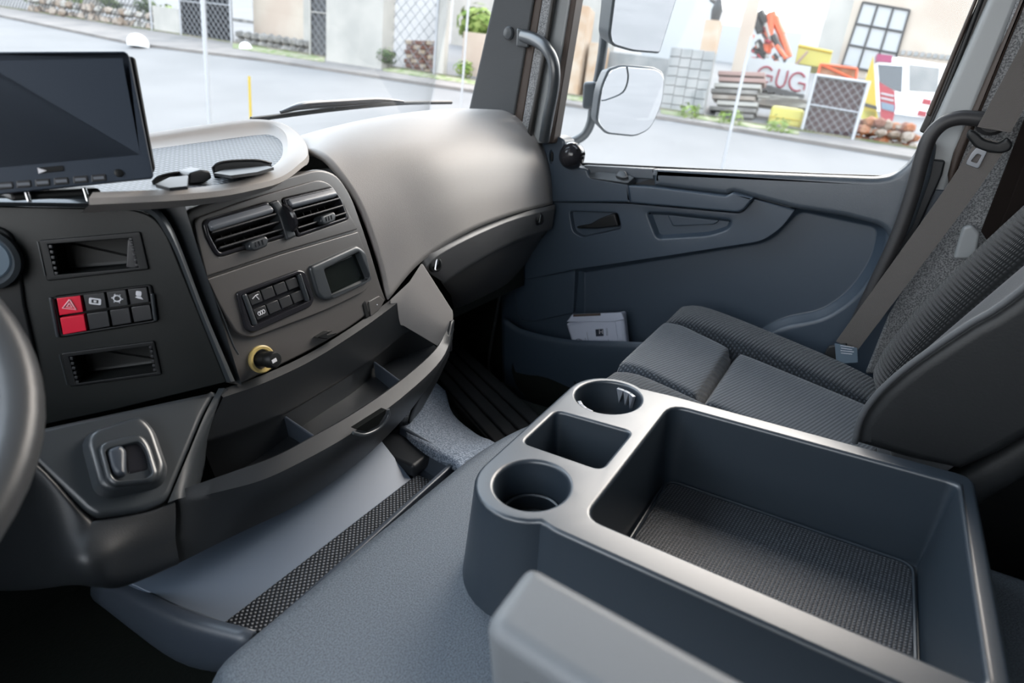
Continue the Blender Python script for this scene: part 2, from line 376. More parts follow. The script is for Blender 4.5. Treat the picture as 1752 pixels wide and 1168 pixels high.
# engine tunnel
TF = Frame((0, 0, -.60), (1, 0, 0), (0, 0, 1))
tun = panel('engine_tunnel', TF, fillet([(.135, -.78), (.86, -.78), (.86, .50), (.70, .545), (.135, .545)], [0, 0, .10, .08, .055], 6), 'tunnel', w=0, t=.48, r=.035, seg=5, draft=.02)
tag(tun, 'blue-grey flecked vinyl cover of the engine tunnel under the console', 'engine cover')

# carpet slope and footwell beyond the tunnel
cps = [[onz(700, 690, -.66), onz(740, 655, -.70), onz(762, 668, -.735)],
       [onz(686, 728, -.63), onz(735, 712, -.67), onz(775, 708, -.735)],
       [onz(738, 765, -.615), onz(770, 745, -.655), onz(815, 742, -.72)],
       [onz(778, 788, -.61), onz(800, 775, -.62), onz(838, 752, -.68)],
       [onz(800, 815, -.615), onz(830, 790, -.63), onz(860, 765, -.66)]]
tag(surf('tunnel_carpet', cps, 'carpet', None, 16, 10, [solid(.02, 1)]), 'light blue-grey flecked carpet patch beside the end of the floor tray', 'carpet')
st = thing('step_mat', 'black ribbed rubber mat strip running into the passenger footwell', 'mat')
a0, a1 = onz(733, 632, -.76), onz(842, 755, -.76); w0, w1 = onz(790, 655, -.76), onz(905, 735, -.76)
dirl = unit(a1 - a0); wid = unit(np.cross(V(0, 0, 1), dirl)); wid = wid * np.sign(wid @ (w0 - a0)); L_ = np.linalg.norm(a1 - a0) + .5; c0 = a0 - dirl * .25
obox('mat_base', c0 + dirl * L_ / 2 + wid * .08 - V(0, 0, .012), dirl, wid, V(0, 0, 1), (L_, .17, .02), 'rubber', st, .003)
for k in range(4):
    obox('rib', c0 + dirl * L_ / 2 + wid * (.018 + k * .040), dirl, wid, V(0, 0, 1), (L_, .034, .012), 'rubber', st, .004)
# footwell hump and side duct seen in the dark
tag(obox('footwell_step', (1.06, .95, -.93), (1, 0, 0), (0, 1, 0), (0, 0, 1), (.20, .95, .30), 'floor', None, .02), 'dark step under the ribbed mat in the passenger footwell', 'step')
wv = tube('wire', [onx(857, 492, 1.36), onx(849, 540, 1.36), onx(840, 590, 1.36), onx(836, 625, 1.36), onx(845, 648, 1.35), onx(880, 665, 1.33)], .0045, 'frame', None, 8, 30)
tag(wv, 'thin grey cable hanging below the glovebox in the dark footwell', 'cable')

# ------------------------------------------------------------------ passenger door
d1 = sempty('door_1')
def dp(pts, w=0): return DF.uvs(pts, w)
yz = lambda y, z: V(-y, z)
ptsL = [yz(1.02, -.98), yz(1.02, -.17), yz(.0, -.17), yz(-.30, -.17), yz(-.30, -.98)]
relief = fillet(dp([(986, 463), (1310, 408), (1362, 352), (1516, 384), (1503, 450), (1462, 508), (1410, 545), (1335, 557), (1200, 640), (986, 640)], -.012), [.006, .03, .03, .03, .08, .08, .06, .05, .02, .02], 5)
panel('lower_panel', DF, ptsL, 'door', d1, w=-.012, t=.05, r=.004, holes=[(relief, .03, .012, .012)])
b1 = fillet(dp([(974, 361), (1057, 364), (1063, 391), (996, 406), (980, 396)], .004), .012, 4)
b2 = fillet(dp([(1107, 364), (1150, 366), (1250, 377), (1246, 391), (1215, 402), (1124, 408)], .004), [.01, .004, .008, .012, .02, .014], 4)
hp = fillet(dp([(880, 346), (948, 345), (1079, 348), (1264, 364.5), (1272, 361), (1290, 340), (1361, 359), (1340, 388), (1306, 413), (1150, 437), (987, 461), (870, 484)], .004), [0, 0, .002, .006, .01, .003, .003, .05, .05, 0, 0, 0], 4)
panel('handle_panel', DF, hp, 'door', d1, w=.004, t=.03, r=.003, holes=[(b1, .035, .004, .004), (b2, .030, .012, .007)])
ph = panel('door_handle', DF, fillet(dp([(985, 388), (1008, 384), (1025, 374), (1046, 366), (1052, 366), (1058, 387), (1020, 391), (988, 391)], .012), .004, 3), 'black', d1, w=.012, t=.018, r=.004, back=True)
panel('grip_pad', DF, fillet(dp([(1141, 367), (1231, 377), (1223, 384), (1151, 387)], -.006), .006, 3), 'door', d1, w=-.006, t=.02, r=.003)
panel('pull_strip', DF, fillet(dp([(1074, 317), (1112, 319), (1243, 335), (1253, 329), (1289, 339), (1268, 364), (1078, 347)], .03), [.006, .003, .003, .004, .004, .014, .003], 4), 'door', d1, w=.03, t=.05, r=.005)
panel('front_block', DF, fillet(dp([(905, 231), (953, 232), (968, 241), (960, 262), (972, 283), (1004, 289), (1008, 302), (1075, 315), (1078, 346), (900, 346)], .022), [0, .02, .02, .02, .02, .004, .01, .004, .002, 0], 5), 'door', d1, w=.022, t=.06, r=.006,
      holes=[(circ(DF.uv(943, 268, .022), .008, 20, .019), .008, .001, .002)])
panel('handset_slot', DF, circ(DF.uv(944, 268, .018), .004, 16, .014), 'black', d1, w=.020, t=.012, r=.001)
up = dp([(1116, 290), (1500, 305), (1528, 301), (1556, 280), (1582, 238), (1604, 244), (1596, 300), (1560, 400), (1528, 425), (1513, 389), (1440, 370), (1361, 358), (1289, 339), (1254, 329), (1243, 334), (1118, 318)], .012)
panel('upper_trim', DF, fillet(up, [.002, .04, .03, .05, .01, .02, .02, .02, .03, .02, .02, .002, .002, .002, .002, .004], 4), 'doorup', d1, w=.012, t=.05, r=.014, seg=4)
upf = dp([(998, 283), (1116, 289), (1119, 307), (1010, 299)], .006)
panel('sill_strip', DF, upf, 'doorup', d1, w=.006, t=.05, r=.003)
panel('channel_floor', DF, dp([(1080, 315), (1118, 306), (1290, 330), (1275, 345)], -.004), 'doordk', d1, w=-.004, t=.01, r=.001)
# window switch plate
SW = Frame((DX - .012, .60, -.178), (0, -1, 0), (-.8, 0, .6))
q = [SW.uv(*p) for p in ((1007, 296), (1030, 294), (1078, 300), (1086, 304), (1074, 314), (1009, 305))]
sp_ = panel('switch_plate', SW, fillet(q, .006, 3), 'frame', d1, w=.002, t=.02, r=.002)
panel('switch_knob', SW, fillet([SW.uv(*p) for p in ((1054, 305), (1061, 294), (1072, 296), (1076, 307), (1066, 309))], .004, 3), 'frame', sp_, w=.012, t=.018, r=.004)
# tweeter ball in the mirror corner
tb = lathe('tweeter_ball', onx(979, 266, DX - .03), (-.7, -.5, .3), [(.005, .038), (.017, .034), (.028, .024), (.035, .010), (.037, -.005), (.034, -.018), (.022, -.028)], 'gloss', d1, 28)
for p in ((990, 256), (999, 263), (997, 270)):
    tube('lug', [onx(p[0] - 4, p[1] + 1, DX - .04), onx(p[0], p[1], DX - .055)], .0042, 'black', tb, 8)
# pocket lip
lip = [[onx(x, y, DX - .015) for x, y in ((868, 520), (882, 548), (905, 562), (950, 572), (985, 577), (1060, 583), (1160, 590))],
       [onx(x, y, DX - .085) for x, y in ((862, 548), (885, 565), (910, 574), (950, 583), (985, 589), (1060, 592), (1160, 597))],
       [onx(x, y, DX - .095) for x, y in ((862, 556), (885, 571), (910, 580), (950, 589), (985, 594), (1060, 598), (1160, 604))],
       [onx(x, y, DX - .075) for x, y in ((862, 640), (885, 650), (910, 660), (950, 670), (985, 680), (1060, 700), (1160, 730))],
       [onx(x, y, DX - .055) for x, y in ((862, 720), (885, 730), (910, 740), (950, 752), (985, 765), (1060, 790), (1160, 820))]]
pl = surf('pocket_front', lip[1:], 'door', d1, 20, 24, [solid(.008, -1)])
# front wall of the pocket block (left of the pouch)
panel('pocket_block', DF, fillet(dp([(880, 480), (984, 462), (981, 536), (905, 552), (884, 545)], .0), [.01, .004, .004, .04, .03], 4), 'door', d1, w=0., t=.05, r=.004)
SPF = Frame((DX - .085, 0, 0), (0, -1, 0), (-1, 0, 0))
c_ = SPF.uv(930, 640)
tg = lathe('speaker_grille', SPF.p(c_[0], c_[1], 0), (-1, 0, 0), [(.125, -.01), (.125, .002), (.118, .006), (.110, .002), (.02, .004)], 'floor', d1, 36)
# window frame seals
WF = Frame((DX + .03, 0, 0), (0, -1, 0), (-1, 0, 0))
tube('window_seal', [WF.m(*p) for p in ((993, -30), (978, 60), (960, 150), (947, 232))], .007, 'seal', d1, 8, 20)
tube('window_seal', [WF.m(*p) for p in ((940, 279), (1000, 281), (1250, 293), (1500, 303), (1530, 300), (1560, 276), (1583, 235), (1608, 180), (1650, 75), (1690, -30))], .0045, 'black', d1, 8, 60)
for w_, m_, a, b in ((.0, 'seal', (1684, -20, 1706, -20), (1573, 225, 1590, 232)), (.004, 'sealbr', (1675, -20, 1681, -20), (1585, 196, 1592, 200))):
    prism('rear_seal', [WF.m(a[0], a[1], w_), WF.m(a[2], a[3], w_), WF.m(b[2], b[3], w_), WF.m(b[0], b[1], w_)], (.03, 0, 0), m_, d1, .003)
tube('frame_rail', [(DX + .03, .83, .70), (DX + .03, .3, .74), (DX + .03, -.25, .74)], .025, 'seal', d1, 8, 10)
# outer skin of the door (seen only in the mirrors)
prism('outer_skin', [(DX + .10, 1.05, -1.3), (DX + .10, -.4, -1.3), (DX + .10, -.4, -.19), (DX + .10, 1.05, -.19)], (.02, 0, 0), 'white', d1, .005)
# glazing
w2 = struct(prism('window_2', [WF.m(*p, -.01) for p in ((930, 285), (1500, 306), (1532, 303), (1562, 278), (1600, 210), (1700, -45), (992, -45))], (.004, 0, 0), 'glass'))
w1 = struct(prism('window_1', [V(-.85, 1.42, -.09), V(1.50, 1.35, -.09), V(1.50, 1.02, .80), V(-.85, 1.09, .80)], (0, .005, .003), 'glass'))

# ------------------------------------------------------------------ A pillar and frames
AF = Frame((1.385, 0, 0), (0, -1, 0), (-1, 0, 0))
def ap(pts, w=0): return [AF.m(a, b, w) for a, b in pts]
t1 = struct(prism('trim_1', ap([(945, -445), (990, -445), (921, -40), (880, 200), (868, 230), (795, 230), (802, 185), (853, -40)]), (.05, .02, 0), 'pillar', None, .008, 3))
lathe('screw_cap', AF.m(871, 57, .002), (-1, 0, 0), [(.0165, 0), (.0165, .004), (.013, .008), (.004, .009)], 'frame', t1, 20)
t2 = struct(prism('trim_2', ap([(990, -445), (1002, -445), (934, -40), (892, 215), (878, 215), (921, -40)], -.006), (.05, 0, 0), 'sealbr', None, .004))
t3 = struct(prism('trim_3', ap([(1002, -445), (1023, -445), (952, -40), (905, 230), (892, 215), (934, -40)], .0), (.05, 0, 0), 'wallcloth', None, .004))
t4 = struct(tube('trim_4', ap([(1024, -445), (953, -40), (932, 90), (905, 235)], .006), .008, 'seal', None, 8, 12))
t5 = struct(prism('trim_5', ap([(1027, -445), (1050, -445), (982, -40), (935, 245), (908, 245), (956, -40)], -.015), (.05, 0, 0), 'greyp', None, .006))
t6 = struct(prism('trim_6', ap([(1050, -445), (1060, -445), (992, -40), (946, 245), (936, 245), (982, -40)], -.02), (.04, 0, 0), 'sealbr', None, .003))
gh = thing('grab_rail', 'dark grey bent grab handle on the windscreen pillar', 'handle')
gp = [AF.m(896, 62, .008), AF.m(915, 68, .03), AF.m(934, 82, .05), AF.m(947, 108, .055), AF.m(948, 145, .05), AF.m(938, 200, .035), AF.m(931, 240, .015)]
tube('grip', gp, [.016, .0155, .0150, .0145, .0145, .015, .015], 'frame', gh, 14, 40)
prism('mounting_foot', ap([(889, 48), (910, 56), (908, 82), (888, 80)], .002), (-.016, 0, 0), 'frame', gh, .005, 3)

# ------------------------------------------------------------------ B pillar side
BF = Frame((1.44, 0, 0), (0, -1, 0), (-1, 0, 0))
def bp_(pts, w=0): return [BF.m(a, b, w) for a, b in pts]
struct(prism('trim_7', bp_([(1860, -380), (1900, -380), (1742, 10), (1640, 262), (1600, 420), (1560, 420), (1580, 270), (1590, 225), (1704, -30)], -.025), (.05, 0, 0), 'greyp', None, .012, 3))
struct(prism('trim_8', bp_([(1900, -380), (1925, -380), (1762, -10), (1645, 275), (1625, 330), (1622, 300), (1632, 262), (1742, 10)], -.01), (.05, 0, 0), 'sealbr', None, .006))
struct(prism('trim_9', bp_([(1577, 271), (1618, 275), (1612, 300), (1540, 460), (1500, 530), (1490, 520)], -.005), (.05, 0, 0), 'doordk', None, .004))
struct(prism('wall_right', bp_([(1762, -60), (1850, -60), (1850, 640), (1480, 640), (1520, 540), (1600, 400), (1632, 300)], -.015), (.05, 0, 0), 'wallcloth', None, .006))
cu = thing('side_curtain', 'dark brown curtain edge hanging behind the passenger seat', 'curtain')
for k in range(5):
    x0 = 1752 + k * 29
    prism('fold', bp_([(x0, 202), (x0 + 34, 202), (x0 - 30, 460), (x0 - 74, 395)], .03 + .006 * (k % 2)), (-.006, 0, 0), 'curtain', cu, .002)
tag(prism('plastic_cap', bp_([(1646, 386), (1662, 382), (1676, 396), (1668, 440), (1630, 440)], .02), (-.02, 0, 0), 'greyp', None, .006, 3), 'small light grey plastic cap between the belt and the seat back', 'cap')
# grab rail
gr = thing('grab_rail', 'black rubber-covered bent grab rail at the rear edge of the passenger door', 'handle')
RF = Frame((1.40, 0, 0), (0, -1, 0), (-1, 0, 0))
tube('rail', [RF.m(*p) for p in ((1700, 207), (1670, 203), (1640, 202), (1612, 212), (1590, 236), (1576, 275), (1560, 335), (1535, 405), (1500, 480), (1462, 560), (1455, 580))], .0135, 'rail', gr, 14, 60)
lathe('end_plate', RF.m(1700, 207, -.01), (-1, 0, 0), [(.026, -.02), (.026, .0), (.02, .006)], 'rail', gr, 16)

# ------------------------------------------------------------------ seat belt
sb = thing('seat_belt', 'brown-grey webbing seat belt hanging beside the passenger door', 'seat belt')
LF = Frame((1.36, 0, 0), (0, -1, 0), (-1, 0, 0))
up_ = [LF.m(1790, 60, .0), LF.m(1740, 150, .0), LF.m(1700, 222, .0)]
ribbon('upper_webbing', up_, (0, -1, -.62), .050, .0018, 'belt', sb, 10)
lo = [LF.m(1700, 240, .004), LF.m(1640, 330, .004), LF.m(1560, 440, .004), LF.m(1490, 535, .0), LF.m(1448, 592, -.01)]
ribbon('lower_webbing', lo, (0, -1, -.62), .047, .0018, 'belt', sb, 20)
panel('latch_bar', LF, fillet([LF.uv(*p) for p in ((1652, 232), (1658, 220), (1668, 224), (1683, 238), (1706, 244), (1716, 240), (1722, 234), (1732, 244), (1728, 257), (1712, 262), (1690, 260), (1668, 252))], .005, 3), 'black', sb, w=.012, t=.014, r=.004, back=True)
tl = [LF.uv(*p) for p in ((1672, 250), (1689, 257), (1673, 288), (1651, 280), (1661, 262))]
th_ = [LF.uv(*p) for p in ((1671, 262), (1679, 265), (1671, 279), (1660, 275))]
panel('tongue', LF, fillet(tl, .004, 3), 'hoodbar', sb, w=.009, t=.003, r=.0008, holes=[(fillet(th_, .002, 2), .003, 0, .0005, False)], back=False)
tg = panel('warning_tag', LF, [LF.uv(*p, -.0) for p in ((1430, 580), (1468, 588), (1469, 612), (1433, 615))], 'tag', sb, w=.028, t=.001, r=.0003, back=True)
lab(tg, 'small blue-grey printed tag')
for k in range(4):
    a, b = LF.m(1438 + (k % 2), 591 + k * 4.2, .0295), LF.m(1461 - 3 * (k % 2), 594 + k * 3.9, .0295)
    tube('print_line', [a, b], .0005, 'icon', tg, 4)
prism('belt_anchor', [LF.m(*p, -.005) for p in ((1418, 590), (1450, 585), (1446, 622), (1430, 620), (1410, 604))], (-.010, 0, 0), 'seatside', sb, .004)

# ------------------------------------------------------------------ passenger seat
ps = thing('passenger_seat', 'dark ribbed-cloth passenger seat with reclined backrest beside the door', 'seat')
def zs(y): return -.470 - .21 * (.36 - y)
def pillow(name, quad, hfun, base, m, parent, h=.035, p=3.5, skirt=.10, n=22, ex=None):
    rows = []
    for i in range(n + 1):
        s = i / n; row = []
        for j in range(n + 1):
            t = j / n; q = quadpt(quad, t, s)
            a = max(0, 1 - abs(2 * s - 1) ** p) ** (1 / p) * max(0, 1 - abs(2 * t - 1) ** p) ** (1 / p)
            row.append(base(q[0], q[1], h * a))
        rows.append(row)
    def skirtpt(q): return base(q[0], q[1], -skirt)
    sq = []
    for row_i in range(n + 1):
        sq.append([skirtpt(quadpt(quad, j / n, row_i / n)) for j in range(n + 1)])
    # closed shell: top grid + edge skirt
    V_ = [p_ for r in rows for p_ in r]; F_ = []; N = n + 1
    for i in range(n):
        for j in range(n): F_.append((i * N + j, i * N + j + 1, (i + 1) * N + j + 1, (i + 1) * N + j))
    rim = [(0, j) for j in range(N)] + [(i, n) for i in range(1, N)] + [(n, j) for j in range(n - 1, -1, -1)] + [(i, 0) for i in range(n - 1, 0, -1)]
    o0 = len(V_); V_ += [sq[i][j] for i, j in rim]
    for k in range(len(rim)):
        k2 = (k + 1) % len(rim); F_.append((rim[k][0] * N + rim[k][1], rim[k2][0] * N + rim[k2][1], o0 + k2, o0 + k))
    F_.append(tuple(range(o0, o0 + len(rim))))
    return mk(name, V_, F_, m, parent, 75)
def cb(x, y, h): return V(x, y, zs(y) - .035 + h - max(0, (y - .30) / .08) ** 2 * .02)
def cbf(x, y, h): return V(x, y, zs(y) - .030 + h - max(0, (y - .30) / .08) ** 2 * .02)
pillow('front_insert', [(.925, .20), (1.205, .20), (1.235, .375), (.935, .375)], None, cb, 'seatmid', ps, .032, 8)
pillow('rear_insert', [(.915, -.11), (1.205, -.11), (1.205, .194), (.922, .196)], None, cb, 'seatmid', ps, .032, 8)
pillow('far_bolster', [(1.21, -.12), (1.345, -.12), (1.375, .385), (1.235, .385)], None, cbf, 'seat', ps, .045, 3)
pillow('near_bolster', [(.825, -.12), (.915, -.12), (.93, .385), (.835, .385)], None, cbf, 'seat', ps, .036, 3)
obox('seat_base', (1.10, .13, -.74), (1, 0, 0), (0, 1, 0), (0, 0, 1), (.40, .46, .30), 'seatside', ps, .03)
e_up = unit((0, -.46, .888)); e_fw = unit((0, .888, .46)); B0 = V(0, -.085, -.545)
def bb(x, s, h): return B0 + V(x, 0, 0) + e_up * s + e_fw * (h - .03)
pillow('far_back_bolster', [(1.20, -.03), (1.37, -.03), (1.37, .80), (1.20, .80)], None, bb, 'seatback', ps, .085, 2.6, .05)
pillow('back_insert', [(.965, -.02), (1.205, -.02), (1.205, .80), (.965, .80)], None, bb, 'backmid', ps, .045, 6, .04)
pillow('near_back_bolster', [(.88, .02), (.97, .02), (.97, .80), (.88, .80)], None, bb, 'backmid', ps, .075, 3, .02)
obox('back_shell', B0 + V(1.125, 0, 0) + e_up * .42 - e_fw * .095, (1, 0, 0), e_up, e_fw, (.48, .76, .05), 'seatside', ps, .02, 3)
SX = .865
fe = [onx(*p, SX) for p in ((1464, 762), (1474, 722), (1500, 682), (1545, 640), (1600, 600), (1660, 560), (1752, 500))]
fe += [fe[-1] + V(0, -.10, .20), fe[-1] + V(0, -.20, .40)]
be = [fe[-1] + V(0, -.13, -.02), onx(1752, 500, SX) + V(0, -.26, -.1), onx(1790, 735, SX), onx(1710, 780, SX), onx(1645, 808, SX), onx(1560, 790, SX)]
F2 = Frame((SX, 0, 0), (0, -1, 0), (-1, 0, 0))
loop = [V(-p[1], p[2]) for p in catmull(fe, 30)] + [V(-p[1], p[2]) for p in be]
panel('side_cover', F2, loop, 'seatside', ps, w=.0, t=.03, r=.018, seg=4)
tube('piping', [p + V(.004, .002, .002) for p in catmull(fe, 40)], .0045, 'piping', ps, 8)

# ------------------------------------------------------------------ pouch in the door pocket
po = thing('travel_pouch', 'pale blue-grey zipped pouch tucked in the passenger door pocket', 'bag')
PF = Frame(onx(1020, 575, DX - .05), (0, -1, 0), (-1, -.1, .15))
bl = [PF.uv(*p) for p in ((970, 552), (1068, 533), (1075, 600), (985, 600))]
panel('body', PF, fillet(bl, .008, 4), 'pouch', po, w=.012, t=.03, r=.010, seg=4, back=True)
panel('top_flap', PF, fillet([PF.uv(*p) for p in ((972, 549), (982, 536), (1066, 533), (1071, 545), (1052, 549))], .004, 3), 'pouch', po, w=.016, t=.010, r=.003, back=True)
panel('zip', PF, [PF.uv(*p) for p in ((984, 536), (1030, 534), (1031, 538), (984, 540))], 'sealbr', po, w=.018, t=.004, r=.0008, back=True)
tube('crease', [PF.m(1052, 549, .014), PF.m(1056, 575, .014), PF.m(1060, 592, .013)], .0014, 'pouch', po, 6)
sqm = panel('printed_square', PF, [PF.uv(*p) for p in ((1021, 562), (1034, 561), (1035, 573), (1022, 574))], 'print', po, w=.0128, t=.0008, r=.0002, back=True)
for x0 in (1025.5, 1030.5): tube('letter', [PF.m(x0, 564, .0132), PF.m(x0 + .3, 571, .0132)], .0006, 'icon', sqm, 4)
tube('letter', [PF.m(1025.7, 567.5, .0132), PF.m(1030.7, 567.5, .0132)], .0005, 'icon', sqm, 4)
for k in range(2): tube('print_line', [PF.m(1037 + k * 1.8, 561, .013), PF.m(1038 + k * 1.8, 574, .013)], .0004, 'print', po, 4)
cc = PF.uv(993, 585)
lg = tube('emblem_ring', [PF.p(*q_, .0128) for q_ in circ(cc, .0125, 24)] + [PF.p(cc[0] + .0125, cc[1], .0128)], .0009, 'print', po, 6)
for a in (90, 210, 330):
    tube('emblem_ray', [PF.p(cc[0], cc[1], .0128), PF.p(cc[0] + .0118 * math.cos(rad(a)), cc[1] + .0118 * math.sin(rad(a)), .0128)], [.0013, .0004], 'print', lg, 5)
for k, (a, b) in enumerate((((1001, 578), (1003, 587)), ((1004, 568), (1007, 586)), ((1040, 580), (1044, 587)))):
    tube('print_line', [PF.m(*a, .0128), PF.m(*b, .0128)], .0005, 'print', po, 4)
# ================================================================== centre console
cn = thing('centre_console', 'dark plastic centre console with two round cup holders and a deep open tray', 'console')
CF = Frame((0, 0, -.45), (1, 0, 0), (0, 0, 1))
def cw(pts): return [onz(a, b, -.45)[:2] for a, b in pts]
# outline: near rim, round end of cup holder 2, front edge, round end of cup holder 1, far rim
o1 = [V(.812, -.185), V(.812, .215)]
a1_ = [V(.748 + .070 * math.cos(t), .306 + .070 * math.sin(t)) for t in np.linspace(-.55, 1.60, 12)]
a2_ = [V(.487 + .074 * math.cos(t), .297 + .074 * math.sin(t)) for t in np.linspace(1.65, 3.85, 12)]
o2 = [V(.427, .232), V(.427, -.185)]
outl = o1 + a1_ + a2_ + o2
outl = fillet(outl, [.02, .01] + [0] * 12 + [0] * 12 + [.012, .02], 4)
tray = fillet([V(.468, -.165), V(.783, -.165), V(.778, .208), V(.468, .208)], [.012, .012, .028, .022], 5)
sq = fillet([V(.561, .232), V(.668, .232), V(.660, .356), V(.557, .354)], .013, 5)
panel('body', CF, outl, 'console', cn, w=0, t=.155, r=.006, draft=.022, seg=4,
      holes=[(tray, .142, .008, .006), (sq, .10, .010, .005), (circ((.748, .306), .0545, 40), .065, .004, .005), (circ((.484, .294), .0485, 40), .080, .004, .006)])
MF = Frame((0, 0, -.591), (1, 0, 0), (0, 0, 1))
panel('tray_mat', MF, fillet([V(.482, -.150), V(.769, -.150), V(.765, .192), V(.482, .192)], .018, 4), 'trayfloor', cn, w=.003, t=.004, r=.002)
tube('mat_bead', [MF.p(q_[0], q_[1], .004) for q_ in fillet([V(.481, -.151), V(.770, -.151), V(.766, .193), V(.481, .193)], .018, 4)] + [MF.p(.481 + .018, -.151, .004)], .0022, 'console', cn, 6)
for r_, z_ in ((.041, -.503), (.034, -.524)):
    tube('cup_step', [V(.484 + r_ * math.cos(t), .294 + r_ * math.sin(t), z_) for t in np.linspace(0, 2 * math.pi, 40)], .0028, 'console', cn, 6)
for a in (-20, 150):
    for k in range(3):
        t = rad(a + (k - 1) * 16); R = .0515; c = V(.748, .306, -.457); d = V(math.cos(t), math.sin(t), 0); s = V(-d[1], d[0], 0)
        prism('cup_tooth', [c + d * R + s * .0068, c + d * R - s * .0068, c + d * R - V(0, 0, .028)], -d * .007, 'hoodbar', cn, .0008, 1)
tube('tray_bead', [onx(1636, 828, .79), onx(1655, 930, .72), onz(1690, 1168, -.451)][:1] + [V(.783, -.168, -.4495), V(.60, -.1675, -.4495), V(.47, -.168, -.4495)], .0012, 'console', cn, 6)

# ------------------------------------------------------------------ floor bin
fb = thing('floor_bin', 'blue-grey plastic storage tray on the floor between dashboard and engine tunnel', 'storage tray')
zr = -.622
L0, L1, R0, R1 = onz(440, 1085, zr), onz(212, 1003, zr), onz(776, 785, zr), onz(684, 729, zr)
def thick(name, poly, d, m): return prism(name, poly, d, m, fb, .003)
fz = -.668
def down(p, z, dx=0, dy=0): return V(p[0] + dx, p[1] + dy, z)
# near wall
prism('near_wall', [L0, R0, down(R0, fz - .01, 0, .008), down(L0, fz - .01, 0, .008)], (0, -.010, 0), 'bin', fb, .003, 3)
prism('right_wall', [R0, R1, down(R1, fz - .01, -.03, -.01), down(R0, fz - .01, -.03, 0)], (.008, 0, 0), 'bin', fb, .003, 3)
lw = [[L0, quadpt([L0, L1, L1, L0], .5, 0) + V(-.006, 0, 0), L1 + V(0, .05, 0)], [L0 + V(-.01, 0, -.004), quadpt([L0, L1, L1, L0], .5, 0) + V(-.017, 0, -.004), L1 + V(-.012, .05, -.003)],
      [L0 + V(-.012, 0, -.05), quadpt([L0, L1, L1, L0], .5, 0) + V(-.024, 0, -.06), L1 + V(-.02, .05, -.03)], [onz(370, 1140, -.74), onz(305, 1110, -.73), onz(225, 1040, -.69)]]
surf('left_wall', lw, 'bin', fb, 12, 12, [solid(.008, 1)])
prism('left_inner', [L0, L1, down(L1, fz, .03, 0), down(L0, fz, .02, 0)], (-.006, 0, 0), 'bin', fb, .002)
yl0, yl1 = L0[1] + .008, L0[1] + .092
prism('bin_floor', [V(L0[0], yl0, fz), V(R0[0] + .0, yl0, fz), V(R0[0] + .0, yl1 + .12, fz), V(L0[0] - .03, yl1 + .12, fz)], (0, 0, -.008), 'bin', fb)
mf = [onz(448, 1074, fz + .004), onz(700, 852, fz + .004), onz(735, 822, fz + .004), onz(722, 812, fz + .004), onz(655, 808, fz + .004), onz(362, 1048, fz + .004)]
prism('studded_mat', [V(.245, yl0 + .004, fz + .001), V(.62, yl0 + .004, fz + .001), V(.615, yl1, fz + .001), V(.222, yl1, fz + .001)], (0, 0, .004), 'binmat', fb, .0012)
bpn = prism('back_panel', [V(.215, yl1, fz + .003), V(.600, yl1, fz + .003), V(.615, yl1 + .13, -.585), V(.15, yl1 + .13, -.585)], (0, .01, -.01), 'binpanel', fb, .002)
prism('corner_step', [V(.602, yl1 - .004, fz + .003), V(.655, yl1 - .004, fz + .003), V(.70, yl1 + .12, fz + .003), V(.60, yl1 + .12, fz + .003)], (0, 0, .030), 'doordk', fb, .008, 3)

# ------------------------------------------------------------------ grey armrest lever in the foreground
al = thing('folding_armrest', 'light grey rounded folding armrest in the near foreground below the console', 'armrest')
LZ = -.300
q0, q1 = onz(905, 955, LZ), onz(812, 1058, LZ); far = onz(1300, 1168, LZ); dl = unit(far - q0); dl[2] = 0; dl = unit(dl); wd = V(dl[1], -dl[0], 0)
wd = wd * np.sign(wd @ (q1 - q0)); wl = abs((q1 - q0) @ wd)
ARF = Frame(q0, dl, (0, 0, 1)); sg = np.sign(ARF.ey @ wd)
panel('cushion', ARF, fillet([V(0, 0), V(.50, 0), V(.50, sg * wl), V(.004, sg * wl)], [.012, .01, .01, .016], 5), 'lever', al, w=0, t=.062, r=.012, draft=-.002, seg=5, back=True)
cP = q1 + dl * .045 + wd * .004 + V(0, 0, -.036)
lathe('pivot_hole', cP, wd, [(.0085, -.006), (.0085, .0015), (.006, .001), (.005, -.004)], 'black', al, 16)

# ------------------------------------------------------------------ steering wheel
sw = thing('steering_wheel', 'dark grey steering wheel rim at the left edge', 'steering wheel')
wn = unit((.0104, -.836, 1)); wx = unit(np.cross(V(0, 1, 0), wn)); wy = np.cross(wn, wx); wc = V(-.108, .6357, -.1769)
def wp(a, r=.225, h=0): return wc + (wx * math.cos(a) + wy * math.sin(a)) * r + wn * h
N_ = 72
rows = []
for i in range(N_ + 1):
    a = 2 * math.pi * i / N_; u = wx * math.cos(a) + wy * math.sin(a)
    rows.append([wc + u * (.225 + .0165 * math.cos(2 * math.pi * k / 14)) + wn * .0165 * math.sin(2 * math.pi * k / 14) for k in range(14)])
grid('rim', rows, 'wheel', sw, closev=True)
lathe('hub', wc - wn * .05, wn, [(.075, -.01), (.080, .02), (.065, .04), (.01, .045)], 'wheel', sw, 32)
for a in (25, 155, 270): tube('spoke', [wp(rad(a), .06, -.03), wp(rad(a), .14, -.02), wp(rad(a), .215, 0)], [.022, .016, .012], 'wheel', sw, 10, 8)
tube('steering_column', [wc - wn * .06, wc - wn * .40], [.05, .06], 'black', sw, 16)
# ================================================================== dashboard
db = thing('dashboard', 'wide grey plastic truck dashboard with centre vents, switch rows and open lower tray', 'dashboard')
def Y(pts): return [ony(*p) for p in pts]
